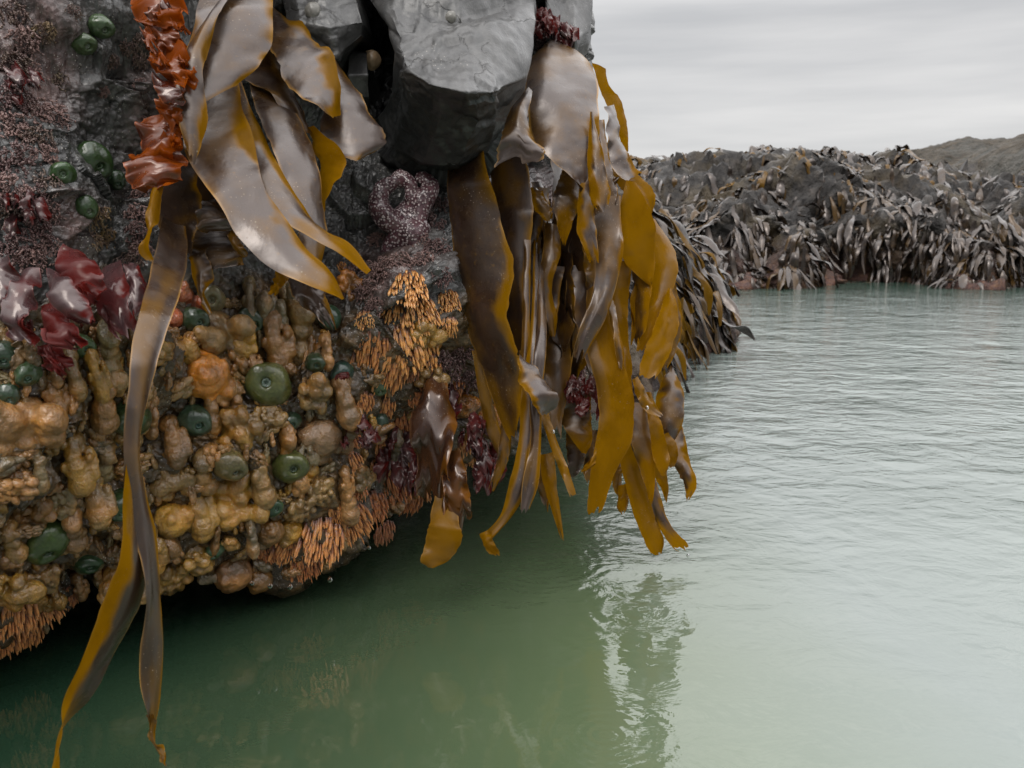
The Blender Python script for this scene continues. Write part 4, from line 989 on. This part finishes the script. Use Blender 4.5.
for (x, y, r) in [(400, 420, 15), (425, 415, 13), (362, 400, 13), (405, 462, 14), (430, 480, 14), (425, 445, 12), (385, 405, 12), (445, 460, 12), (355, 488, 13), (335, 512, 14), (385, 530, 12), (410, 372, 12), (352, 440, 11), (470, 458, 11)]:
    fingers(x, y, r, whereis(x, y, 'ragged rusty orange finger tuft'), rr.choice([RD, RR, RD, (.36, .13, .05)]), rr.choice([0, 2, 3]), rr.uniform(.8, 1.3))
fingers(410, 500, 14, 'dark rusty finger fringe above the brown hanging blade', RR, 3)

# ------------------------------------------------------------------ fill with squirts
rp = random.Random(99)
cand = 0; n_f = 0
cols = [(TAN, 'tan'), (OC, 'ochre'), (BR, 'brown'), (PE, 'peach'), (GY, 'greyish'), ((.2, .15, .08), 'dark brown')]
while n_f < 228 and cand < 40000:
    cand += 1
    x = rp.uniform(-25, 440); y = rp.uniform(285, 650); b = float(np.interp(x, BX, BY))
    if y > b + 8 or (x > 330 and y < 370) or (y < 330 and x < 150): continue
    if x > 400 and y < 400: continue
    r = rp.choice([6, 8, 10, 12, 14, 16, 18, 20]) if n_f < 120 else rp.choice([5, 6, 7, 8, 10])
    if any((x - a) ** 2 + (y - c) ** 2 < (.54 * (r + q)) ** 2 for a, c, q in placed): continue
    c, cn = rp.choice(cols)
    k = rp.choice(['round', 'grape', 'mound', 'drip', 'lobe', 'lobe', 'lobe', 'mound', 'lobe'])
    f = rp.uniform(.75, 1.2); c = tuple(min(1, v * f) for v in c)
    squirt(x, y, r, k, c, cn, rp.uniform(-.5, .5) if k in ('drip', 'lobe') else rp.uniform(0, 6), rp.uniform(.75, 1.0), rp.uniform(1.0, 1.5), .4, rp.uniform(0, .55))
    n_f += 1

# ------------------------------------------------------------------ coralline tufts
def coral_mesh(seed, n=80):
    r = random.Random(seed); Vs, Fs = [], []; base = 0
    octa = np.array([(1, 0, 0), (0, 1, 0), (-1, 0, 0), (0, -1, 0), (0, 0, 1), (0, 0, -1)], float)
    of = [(0, 1, 4), (1, 2, 4), (2, 3, 4), (3, 0, 4), (1, 0, 5), (2, 1, 5), (3, 2, 5), (0, 3, 5)]
    for k in range(n):
        a = r.uniform(0, 6.28); q = math.sqrt(r.random()); p = np.array([math.cos(a) * q, math.sin(a) * q, .0]); dv = np.array([r.gauss(0, .4), -.5 + r.gauss(0, .3), .7]); dv /= np.linalg.norm(dv)
        for i in range(r.randint(3, 7)):
            s = r.uniform(.05, .1); sc = np.array([s, s * 1.5, s]); ro = Matrix.Rotation(r.uniform(0, 3), 3, 'Z') @ Matrix.Rotation(r.uniform(0, 3), 3, 'X')
            Vs.append((octa * sc) @ np.array(ro).T + p); Fs += [(x + base, y + base, z + base) for x, y, z in of]; base += 6
            dv = dv + np.array([r.gauss(0, .35), r.gauss(-.15, .3), r.gauss(0, .2)]); dv /= np.linalg.norm(dv); p = p + dv * .12
    return mesh_np('coralline_tuft', np.concatenate(Vs), np.array(Fs))
cm = [coral_mesh(k) for k in range(5)]
for m_ in cm: m_.materials.append(M['coralline'])
PK = (.26, .15, .13); PB = (.11, .07, .048); PM = (.085, .035, .033)
def coral(px, py, r, col, cn, down=.2, sy=1.0):
    o = bpy.data.objects.new('coralline_tuft', cm[rr.randrange(5)]); COL.objects.link(o)
    o.matrix_world = frame(px, py, r, .1, .4, rr.uniform(-.5, .5), down) @ Matrix.Diagonal((1, sy, .8, 1)); o.color = (*col, 1)
    tag(o, whereis(px, py, f"{'small' if r < 11 else 'bushy'} {cn} coralline tuft"), 'coralline algae', 'coralline algae tufts on the rock')
for (x, y, r, c, cn) in [(8, 10, 18, PB, 'drab'), (22, 40, 15, PK, 'pink'), (8, 62, 18, PB, 'drab'), (26, 72, 14, PK, 'pink'), (12, 100, 18, PM, 'maroon'), (35, 112, 15, PK, 'pink'), (52, 116, 15, PK, 'pink'),
        (10, 130, 18, PK, 'pink'), (38, 140, 15, PB, 'drab'), (16, 160, 18, PM, 'maroon'), (44, 158, 14, PK, 'pink'), (50, 182, 13, PB, 'drab'), (8, 190, 18, PK, 'pink'), (30, 196, 16, PM, 'maroon'), (46, 210, 13, PK, 'pink'),
        (12, 222, 18, PB, 'drab'), (36, 232, 16, PM, 'maroon'), (50, 248, 13, PK, 'pink'), (12, 250, 16, PM, 'maroon'), (28, 262, 15, PK, 'pink'), (142, 198, 12, PK, 'pink'), (136, 216, 13, PK, 'pink'), (134, 234, 13, PM, 'maroon'),
        (140, 250, 11, PK, 'pink'), (130, 262, 11, PB, 'drab'), (142, 40, 8, PB, 'drab'), (142, 60, 8, PB, 'drab'), (141, 84, 7, PK, 'pink'), (142, 104, 6, PB, 'drab'), (142, 120, 5, PK, 'pink'), (130, 46, 9, PB, 'drab'),
        (103, 90, 6, PK, 'pink'), (96, 215, 12, (.3, .2, .08), 'tan'), (104, 235, 11, (.34, .22, .09), 'tan'), (92, 240, 9, (.3, .2, .1), 'tan'), (45, 30, 10, (.2, .13, .06), 'brown'),
        (356, 272, 12, PK, 'pink'), (348, 290, 10, PK, 'pink'), (368, 290, 12, PK, 'pink'), (382, 268, 12, PK, 'pink'), (432, 225, 12, PM, 'maroon'), (437, 250, 13, PM, 'maroon'), (424, 262, 12, PK, 'pink'), (442, 275, 10, PM, 'maroon'),
        (400, 262, 12, PK, 'pink'), (378, 240, 9, PK, 'pink'), (520, 96, 8, PK, 'pink'), (514, 92, 6, PM, 'maroon'), (498, 150, 9, PM, 'maroon'), (490, 158, 8, PK, 'pink'), (440, 205, 9, PM, 'maroon'), (538, 30, 7, PM, 'maroon'),
        (544, 42, 7, PM, 'maroon'), (586, 12, 4, PK, 'pink'), (586, 40, 4, PK, 'pink'), (450, 370, 13, PM, 'maroon'), (440, 360, 12, PM, 'maroon'), (460, 355, 12, PM, 'maroon'), (468, 380, 12, PM, 'maroon'), (440, 400, 12, PM, 'maroon'),
        (60, 82, 9, (.2, .15, .08), 'brown'), (72, 12, 8, PB, 'drab'), (112, 60, 7, PB, 'drab'), (545, 380, 12, PM, 'maroon'), (575, 370, 12, PK, 'pink'), (375, 305, 9, PK, 'pink'), (335, 292, 9, PB, 'drab'), (420, 240, 9, PK, 'pink')]:
    coral(x, y, r, c, cn)

# ------------------------------------------------------------------ starfish
def star():
    b_ = [B(.15, -.5, .1, .55), B(.1, -.1, .0, .5), B(.3, -.9, .0, .4)]
    def arm(pts, r0, r1):
        Q = catmull(pts, 16)
        for i, q in enumerate(Q):
            t = i / 15; b_.append(B(*q, r0 * (1 - t) + r1 * t))
    arm([(-.1, -.3, .2), (-.6, .0, .35), (-.6, .6, .35), (-.15, .95, .3)], .34, .2)
    arm([(-.15, .95, .3), (.15, .75, .4), (.12, .35, .35)], .24, .16)
    arm([(.2, -.2, .2), (.45, .3, .3), (.7, .75, .25), (.5, 1.0, .2)], .34, .2)
    arm([(.1, -.6, .1), (-.3, -.8, .1), (-.5, -1.0, 0)], .34, .18)
    arm([(.3, -.8, .0), (.7, -1.1, .05), (.9, -1.5, 0)], .36, .2)
    me = blob_mesh('starfish', b_, .045, 3); me.materials.append(M['star'])
    o = bpy.data.objects.new('starfish', me); COL.objects.link(o); o.matrix_world = frame(405, 220, 37, .25, .6, 0, 0)
    tag(o, 'curled purple starfish with a white beaded pattern clinging under the large grey block', 'starfish')
star()

# ------------------------------------------------------------------ limpets, snail, drops
def shell(px, py, r, label, d=None, name='limpet', cat='limpet', col='limpet', hgt=.55):
    P, f = lathe(sm([(1.0, 0), (.85, hgt * .35), (.5, hgt * .8), (.2, hgt), (.0, hgt * 1.03)]), 28, .04, px)
    o = obj(name, mesh_np(name, P, f), M[col])
    p = at(px, py, d); v = CAM - p; v /= np.linalg.norm(v); v = v + np.array([0, 0, .3]); v /= np.linalg.norm(v)
    s = r * d / F; q = Vector(v).to_track_quat('Z', 'Y')
    o.matrix_world = Matrix.Translation(Vector(p)) @ q.to_matrix().to_4x4() @ Matrix.Diagonal((s, s * 1.15, s, 1))
    tag(o, label, cat, None); return o
M['snail'] = mat_simple('snail_shell', (.35, .24, .14), .4, .6, .5, 250)
shell(451, 17, 5.5, 'oval grey limpet on the smooth face of the large pale block', .968)
shell(313, 11, 8, 'round dark grey limpet on the cracked slab near the top edge', .978)
shell(372, 60, 9, 'tan sea snail tucked in the black cleft', 1.06, 'sea_snail', 'snail', 'snail', .9)
shell(526, 55, 4, 'little dark limpet at the right edge of the large pale block', 1.02)
# splits along the underside
P, f = lathe([(max(.001, math.sin(t) * (1 if t > 1.4 else .72 + .2 * t)), math.cos(t) * (1.35 if t < 1.57 else 1.0)) for t in np.linspace(0.001, math.pi - .001, 12)], 14)
dm = mesh_np('water_drop', P, f); dm.materials.append(M['drop'])
for (x, y, d, r, lab) in [(290, 587, .97, 2.6, 'below the rusty squirt at the lower rock edge'), (330, 580, 1.0, 2.4, 'hanging under the reddish finger fringe'), (252, 583, .96, 2.4, 'under the brown squirt left of the lower fringe'),
                     (270, 586, .96, 2.6, 'hanging from the lower rock edge'), (647, 408, 1.07, 1.8, 'on the tip of a golden kelp blade'), (553, 432, 1.0, 1.8, 'on the shaggy grey kelp strand'), (369, 548, 1.04, 1.8, 'under the rusty fringe at the right corner'),
                     (688, 556, 1.165, 1.6, 'on the lowest golden kelp tip')]:
    o = bpy.data.objects.new('water_drop', dm); COL.objects.link(o); s = r * d / F; o.matrix_world = Matrix.Translation(Vector(at(x, y, d))) @ Matrix.Scale(s, 4)
    tag(o, 'clear water drop ' + lab, 'water drop', 'water drops under the overhang')

# ------------------------------------------------------------------ middle ridge and far reef
def loft(rows, ncol, sub):
    G = []
    for r in rows:
        r = np.array(r, float); t = np.linspace(0, 1, ncol); k = np.linspace(0, 1, len(r)); G.append(np.stack([np.interp(t, k, r[:, i]) for i in range(3)], -1))
    G = np.array(G); out = []
    for i in range(len(G) - 1):
        for s in np.linspace(0, 1, sub[i], endpoint=(i == len(G) - 2)): out.append(G[i] * (1 - s) + G[i + 1] * s)
    return np.array(out)
cx = [(540,170),(580,180),(610,195),(640,212),(665,230),(690,250),(712,277),(729,306),(738,330)]
wx = [(540,440),(580,420),(610,405),(640,390),(665,374),(688,361),(710,352),(727,346),(737,343)]
wl = [at(x, y, dz(y)) for x, y in wx]
cr = [at(x, y, float(dz(w[1])) + (.30 if i < 6 else .18)) for i, ((x, y), w) in enumerate(zip(cx, wx))]
bk = [p + np.array([.0, .6, -.25]) for p in cr]; bk2 = [np.array([p[0], p[1] + 1.3, -.2]) for p in cr]
uw = [p + np.array([0, .05, -.25]) for p in wl]
md = [a * .5 + b * .5 + np.array([0, -.06, .02]) for a, b in zip(cr, wl)]
P = loft([bk2, bk, cr, md, wl, uw], 150, [20, 24, 60, 50, 20])
endc = P[:, -1:] + np.linspace(0, 1, 14)[1:][None, :, None] * np.array([-.02, .9, 0]); P = np.concatenate([P, endc], 1)
N = normals(P); fa, _ = facets(P * 5, 70); P = P + N * (.035 * fbm(P * 4, 4, 71) + .03 * fa + .008 * fbm(P * 30, 3, 72))[..., None]
MIDP, MIDN = P, normals(P)
o = obj('weedy_rock_ridge', mesh_np('weedy_rock_ridge', P, grid_faces(*P.shape[:2]), dict(cor=np.clip(.5 - P[..., 2] * 3, 0, 1))), M['far_rock'])
tag(o, 'low rock ridge draped in kelp sloping into the pool behind the golden curtain', 'rock')

tx = [-900, 560, 640, 700, 760, 800, 830, 860, 890, 930, 980, 1030, 1100, 1400, 1900]
ty = [150, 160, 164, 160, 152, 146, 145, 150, 158, 168, 176, 182, 186, 180, 170]
xs = np.linspace(-900, 1900, 620)
def base_y(x): return 286 + 3.0 * np.sin(x / 37.0)
by = base_y(xs); topd = 8.0 + .3 * np.sin(xs / 90)
WLp = at(xs, by, dz(by)); TP = at(xs, np.interp(xs, tx, ty) + 3 * vnoise(np.stack([xs / 14, xs * 0, xs * 0], -1), 3), topd)
hh = TP[:, 2]
def lerp(a, b, t): return a * (1 - t) + b * t
r1 = lerp(WLp, TP, .12); r1[:, 2] = hh * .42
r2 = lerp(WLp, TP, .45); r2[:, 2] = hh * .72
r3 = TP; r4 = TP + np.array([0, 1.2, 0]); r4[:, 2] = hh * .8; r5 = TP + np.array([0, 3.5, 0]); r5[:, 2] = -.2
r0 = WLp.copy(); r0[:, 2] = -.3; r0[:, 1] += .05
rows = [r5, r4, r3, r2, r1, WLp, r0]
G = []
sub = [14, 24, 60, 60, 50, 12]
for i in range(6):
    for s in np.linspace(0, 1, sub[i], endpoint=(i == 5)): G.append(rows[i] * (1 - s) + rows[i + 1] * s)
P = np.array(G); N = normals(P); fa, _ = facets(P * 2.2, 80); fb, _ = facets(P * 6, 84)
cave = np.exp(-((P[..., 0] - 2.6) / .33) ** 2 - ((P[..., 2] - .16) / .2) ** 2)
P = P + N * (.12 * fbm(P * 1.4, 4, 81) + (.15 * fa + .07 * fb) * np.clip((1.15 - P[..., 2]) / .4, .25, 1) + .035 * fbm(P * 14, 3, 82) - .38 * cave)[..., None]
REP, REN = P, normals(P)
o = obj('far_reef', mesh_np('far_reef', P, grid_faces(*P.shape[:2]), dict(cor=np.clip(1.0 - P[..., 2] * 3 , 0, 1))), M['far_rock'])
tag(o, 'long dark reef covered in wet kelp across the far side of the pool', 'reef')

# ---- blades lying on the ridge and reef
def drape(P, N, i, j, length, width, lift, r, curl=1.0, nU=8, nV=4, out=None, sid=0):
    """a kelp blade starting at a surface point and hanging down the slope"""
    p = P[i, j].copy(); n = N[i, j]; 
    if n[1] > 0 and n[2] < .3: n = -n
    if n[2] < -.1: n = n * np.array([1, 1, -1])
    g = np.array([0, 0, -1.0]); side = r.gauss(0, .17)
    dv = g - n * (g @ n); dv = dv / (np.linalg.norm(dv) + 1e-6) + np.cross(n, g) * side; dv /= np.linalg.norm(dv)
    ac = np.cross(dv, n); ac /= np.linalg.norm(ac) + 1e-9
    tw = r.uniform(-.6, .6); A, Bq = [], []
    Pt = []
    wv = r.uniform(0, 6)
    for k in range(nU):
        t = k / (nU - 1)
        h = lift * (math.sin(t * 3.0) + .25) + .25 * width * math.sin(wv + t * 7)
        c = p + dv * length * t + n * h + g * length * .22 * t * t
        w = width * (.35 + .65 * math.sin(min(1, t * 1.6 + .15) * 1.57)) * (1 - max(0, t - .75) * 3.2)
        a2 = ac * math.cos(tw * t * 1.4) + n * math.sin(tw * t * 1.4)
        for s in np.linspace(-1, 1, nV):
            Pt.append(c + a2 * s * w / 2 + n * width * .18 * (1 - s * s) + n * .1 * width * math.sin(wv * 2 + t * 11 + s * 2))
    return np.array(Pt)
rk = random.Random(21)
def blade_obj_mesh(Pts, nU, nV, g, name):
    T = np.repeat(np.linspace(0, 1, nU), nV); S = np.tile(np.linspace(-1, 1, nV), nU)
    return mesh_np(name, Pts, grid_faces(nU, nV), dict(tint=np.clip(g + .25 * T * (g > .05), 0, 1), rim=(np.abs(S) > .9) * .4 * (g > .2)))

# middle ridge: each plant of 4 to 6 blades is a thing
nplants = 0
hM, wM = MIDP.shape[:2]
mx_, my_, _ = project(MIDP.reshape(-1, 3)); mx_ = mx_.reshape(hM, wM); my_ = my_.reshape(hM, wM)
seq = []
for _ in range(6000):
    i = rk.randrange(22, hM - 34); j = rk.randrange(40, wM - 24)
    if mx_[i, j] < 630 or mx_[i, j] > 716 or my_[i, j] > 335: continue
    if any((mx_[i, j] - a) ** 2 + (my_[i, j] - b) ** 2 < 9.5 ** 2 for a, b in seq): continue
    seq.append((mx_[i, j], my_[i, j])); 
    root = MIDP[i, j]
    e = empty('kelp_plant', Vector(root), 'greyish brown kelp plant with hanging blades on the low ridge behind the golden curtain', 'kelp', 'kelp plants on the low ridge')
    for q in range(rk.randint(2, 4)):
        ii = min(hM - 1, max(0, i + rk.randint(-2, 2))); jj = min(wM - 1, max(0, j + rk.randint(-3, 3)))
        d = 0; ln = rk.uniform(.10, .22); w = rk.uniform(.022, .042); g = rk.choice([0, 0, 0, .05, .15, .6, .9])
        pts = drape(MIDP, MIDN, ii, jj, ln, w, rk.uniform(.004, .02), rk, nU=14, nV=6)
        pts[:, 2] = np.maximum(pts[:, 2], -.05)
        obj('blade', blade_obj_mesh(pts, 14, 6, g, 'blade'), M['kelp_far'], e)
    nplants += 1
    if nplants > 110: break
print('mid plants', nplants)

hR, wR = REP.shape[:2]
rx_, ry_, _ = project(REP.reshape(-1, 3)); rx_ = rx_.reshape(hR, wR); ry_ = ry_.reshape(hR, wR)
VIS = [(i, j) for i in range(30, hR - 12) for j in range(wR) if 630 < rx_[i, j] < 1040 and ry_[i, j] < 285]
seq = []; nre = 0
CL = fbm(REP * 2.6, 3, 91)
for _ in range(60000):
    i, j = VIS[rk.randrange(len(VIS))]; a, b = rx_[i, j], ry_[i, j]
    if any((a - c) ** 2 + (b - d) ** 2 < 7.4 ** 2 for c, d in seq): continue
    if 812 < a < 872 and b > 238: continue
    if b > 258 and rk.random() < .45: continue
    if CL[i, j] < -.12 and rk.random() < .8: continue
    seq.append((a, b))
    g = rk.choice([0, 0, 0, 0, .0, .1, .3]) if b > 185 else rk.choice([0, 0, 0, .1, .5, .8])
    allp, fs, tt, rm = [], [], [], []; base = 0
    for q in range(rk.randint(3, 5)):
        ii = min(hR - 1, max(0, i + rk.randint(-3, 3))); jj = min(wR - 1, max(0, j + rk.randint(-1, 1)))
        flat = b < 200
        pts = drape(REP, REN, ii, jj, rk.uniform(.10, .26), rk.uniform(.03, .06) * (1.2 if flat else 1), rk.uniform(.003, .03), rk, nU=9, nV=4)
        pts[:, 2] = np.maximum(pts[:, 2], -.04)
        allp.append(pts); fs.append(grid_faces(9, 4, base)); base += 36
        tt.append(np.full(36, min(1, max(0, g + rk.uniform(-.1, .1))))); rm.append(np.zeros(36))
    me = mesh_np('kelp_plant', np.concatenate(allp), np.concatenate(fs), dict(tint=np.concatenate(tt), rim=np.concatenate(rm)))
    o = obj('kelp_plant', me, M['kelp_far'])
    yy = 'along the crest' if b < 185 else ('on the upper face' if b < 215 else ('on the steep face' if b < 255 else 'by the waterline'))
    xx = 'near the low ridge' if a < 740 else ('above the reef hollow' if a < 880 else 'near the right edge')
    tag(o, f"{'golden' if g > .25 else 'dark'} kelp plant {yy} of the far reef, {xx}", 'kelp', 'kelp plants on the far reef')
    nre += 1
    if nre >= 298: break
print('reef plants', nre)
# the rest of the reef's weed, past counting
allp, fs, tt = [], [], []; base = 0
ALLR = [(i, j) for i in range(30, hR - 14) for j in range(wR) if -3.5 < REP[i, j, 0] < 9]
for _ in range(4200):
    i, j = ALLR[rk.randrange(len(ALLR))] if rk.random() < .35 else VIS[rk.randrange(len(VIS))]
    if 812 < rx_[i, j] < 872 and ry_[i, j] > 240: continue
    if CL[i, j] < -.1 and rk.random() < .8: continue
    pts = drape(REP, REN, i, j, rk.uniform(.06, .2), rk.uniform(.018, .045), rk.uniform(.002, .02), rk, nU=6, nV=3)
    pts[:, 2] = np.maximum(pts[:, 2], -.04)
    allp.append(pts); fs.append(grid_faces(6, 3, base)); base += 18
    g = rk.choice([0, 0, 0, 0, .05, .1, .3]) if ry_[i, j] > 185 else rk.choice([0, 0, .1, .4, .7]); tt.append(np.full(18, g))
o = obj('reef_weed', mesh_np('reef_weed', np.concatenate(allp), np.concatenate(fs), dict(tint=np.concatenate(tt), rim=np.zeros(base))), M['kelp_far'])
tag(o, 'mass of small wet weed blades covering the far reef', 'seaweed', kind='stuff')

# ------------------------------------------------------------------ hills, sea bed, water
def hill(name, pts, d0, amp, seed):
    x = np.linspace(pts[0][0], pts[-1][0], 260); y = np.interp(x, [p[0] for p in pts], [p[1] for p in pts])
    T = at(x, y, d0); G = []
    hgt = T[:, 2]
    for s in np.linspace(-1, 1, 70):
        q = T.copy(); q[:, 1] += s * d0 * .25; q[:, 2] = hgt * np.sqrt(max(0, 1 - s * s)) * (1.0) - .3; G.append(q)
    P = np.array(G); P = P + np.stack([P[..., 0] * 0, P[..., 0] * 0, amp * fbm(P * np.array([.5, .5, 0]), 3, seed) + amp * .5 * vnoise(P * np.array([4, 4, 0]), seed) * (P[..., 2] > 0)], -1)
    o = obj(name, mesh_np(name, P, grid_faces(*P.shape[:2])), M['hill']); tag(o, kind='structure'); return o
hill('hill', [(760, 210), (860, 175), (890, 152), (930, 138), (975, 132), (1010, 140), (1060, 160), (1150, 185)], 34, .16, 1)
hill('hill', [(960, 195), (985, 150), (1010, 132), (1030, 125), (1080, 112), (1180, 108), (1400, 118), (1700, 150)], 24, .12, 2)

ws = 600
n = 2
P = np.array([[(-ws, -ws, 0), (ws, -ws, 0)], [(-ws, ws, 0), (ws, ws, 0)]], float)
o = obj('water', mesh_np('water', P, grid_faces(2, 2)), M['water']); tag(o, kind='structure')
P2 = P.copy(); P2[..., 2] = -1.2
b = NB('sea_bed'); gm = b.done(b.prin(Base_Color=b.ramp(b.noise(b.pos(), 3, 5), [(.3, (.08, .09, .06)), (.7, (.2, .19, .13))]), Roughness=.9))
o = obj('ground', mesh_np('ground', P2, grid_faces(2, 2)), gm); tag(o, kind='structure')

# ------------------------------------------------------------------ sky and sun
SUN_EL, SUN_AZ = 52, 200   # azimuth from +Y clockwise: behind the camera, a little to the left
wd = bpy.data.worlds.new('World'); scene.world = wd; wd.use_nodes = True
nt = wd.node_tree; nt.nodes.clear(); nl = nt.links
def nn_(t): return nt.nodes.new(t)
sky = nn_('ShaderNodeTexSky'); sky.sky_type = 'NISHITA'; sky.sun_disc = False; sky.sun_elevation = math.radians(SUN_EL); sky.sun_rotation = math.radians(SUN_AZ)
tc = nn_('ShaderNodeTexCoord'); sp = nn_('ShaderNodeSeparateXYZ'); nl.new(tc.outputs['Generated'], sp.inputs[0])
rm = nn_('ShaderNodeValToRGB'); nl.new(sp.outputs['Z'], rm.inputs['Fac'])
SK = [(0.0, .275), (.10, .27), (.20, .265), (.26, .32), (.36, .60), (.5, .85), (1.0, 1.0)]
cr_ = rm.color_ramp
while len(cr_.elements) < len(SK): cr_.elements.new(.5)
for e, (p, c) in zip(cr_.elements, SK): e.position = p; e.color = (c, c, c, 1)
mp = nn_('ShaderNodeMapping'); mp.inputs['Scale'].default_value = (1.0, 1.0, 10.0); mp.inputs['Rotation'].default_value = (.06, .03, 0); nl.new(tc.outputs['Generated'], mp.inputs['Vector'])
ns = nn_('ShaderNodeTexNoise'); ns.inputs['Scale'].default_value = 2.6; ns.inputs['Detail'].default_value = 5; ns.inputs['Roughness'].default_value = .5; nl.new(mp.outputs[0], ns.inputs['Vector'])
r2_ = nn_('ShaderNodeValToRGB'); nl.new(ns.outputs['Fac'], r2_.inputs['Fac'])
r2_.color_ramp.elements[0].position = .3; r2_.color_ramp.elements[0].color = (.83, .835, .85, 1); r2_.color_ramp.elements[1].position = .7; r2_.color_ramp.elements[1].color = (1.15, 1.135, 1.125, 1)
m1 = nn_('ShaderNodeMix'); m1.data_type = 'RGBA'; m1.blend_type = 'MULTIPLY'; m1.inputs[0].default_value = 1; nl.new(rm.outputs['Color'], m1.inputs[6]); nl.new(r2_.outputs['Color'], m1.inputs[7])
m2 = nn_('ShaderNodeVectorMath'); m2.operation = 'SCALE'; m2.inputs['Scale'].default_value = 26.0; nl.new(m1.outputs[2], m2.inputs[0])
bh = nn_('ShaderNodeMapRange'); bh.inputs['From Min'].default_value = .15; bh.inputs['From Max'].default_value = -.35; bh.inputs['To Min'].default_value = 1; bh.inputs['To Max'].default_value = 0; nl.new(sp.outputs['Y'], bh.inputs['Value'])
bz = nn_('ShaderNodeMapRange'); bz.inputs['From Min'].default_value = .35; bz.inputs['From Max'].default_value = .75; bz.inputs['To Min'].default_value = .36; bz.inputs['To Max'].default_value = 1; nl.new(sp.outputs['Z'], bz.inputs['Value'])
bm_ = nn_('ShaderNodeMath'); bm_.operation = 'MAXIMUM'; nl.new(bh.outputs[0], bm_.inputs[0]); nl.new(bz.outputs[0], bm_.inputs[1])  # low sky behind the camera dimmed to cut fill on the near wall
m2b = nn_('ShaderNodeVectorMath'); m2b.operation = 'SCALE'; nl.new(m2.outputs[0], m2b.inputs[0]); nl.new(bm_.outputs[0], m2b.inputs['Scale'])
m2 = m2b
m3 = nn_('ShaderNodeMix'); m3.data_type = 'RGBA'; m3.inputs[0].default_value = .95; nl.new(sky.outputs[0], m3.inputs[6]); nl.new(m2.outputs[0], m3.inputs[7])
bg = nn_('ShaderNodeBackground'); bg.inputs['Strength'].default_value = .1; nl.new(m3.outputs[2], bg.inputs['Color'])
wo = nn_('ShaderNodeOutputWorld'); nl.new(bg.outputs[0], wo.inputs['Surface'])

sl = bpy.data.lights.new('sun', 'SUN'); sl.energy = 1.2; sl.angle = math.radians(25); sl.color = (1.0, .96, .9)
so = bpy.data.objects.new('sun', sl); COL.objects.link(so)
az = math.radians(SUN_AZ); el = math.radians(SUN_EL)
dirs = Vector((math.sin(az) * math.cos(el), math.cos(az) * math.cos(el), math.sin(el)))
so.rotation_euler = dirs.to_track_quat('Z', 'Y').to_euler(); so.location = dirs * 20

vs = scene.view_settings; scene.display_settings.display_device = 'sRGB'
vs.view_transform = 'Standard'; vs.look = 'None'; vs.exposure = 0; vs.gamma = 1; vs.use_curve_mapping = False
scene.render.engine = 'CYCLES'
scene.render.resolution_x = W; scene.render.resolution_y = H
print('objects', len(bpy.data.objects))
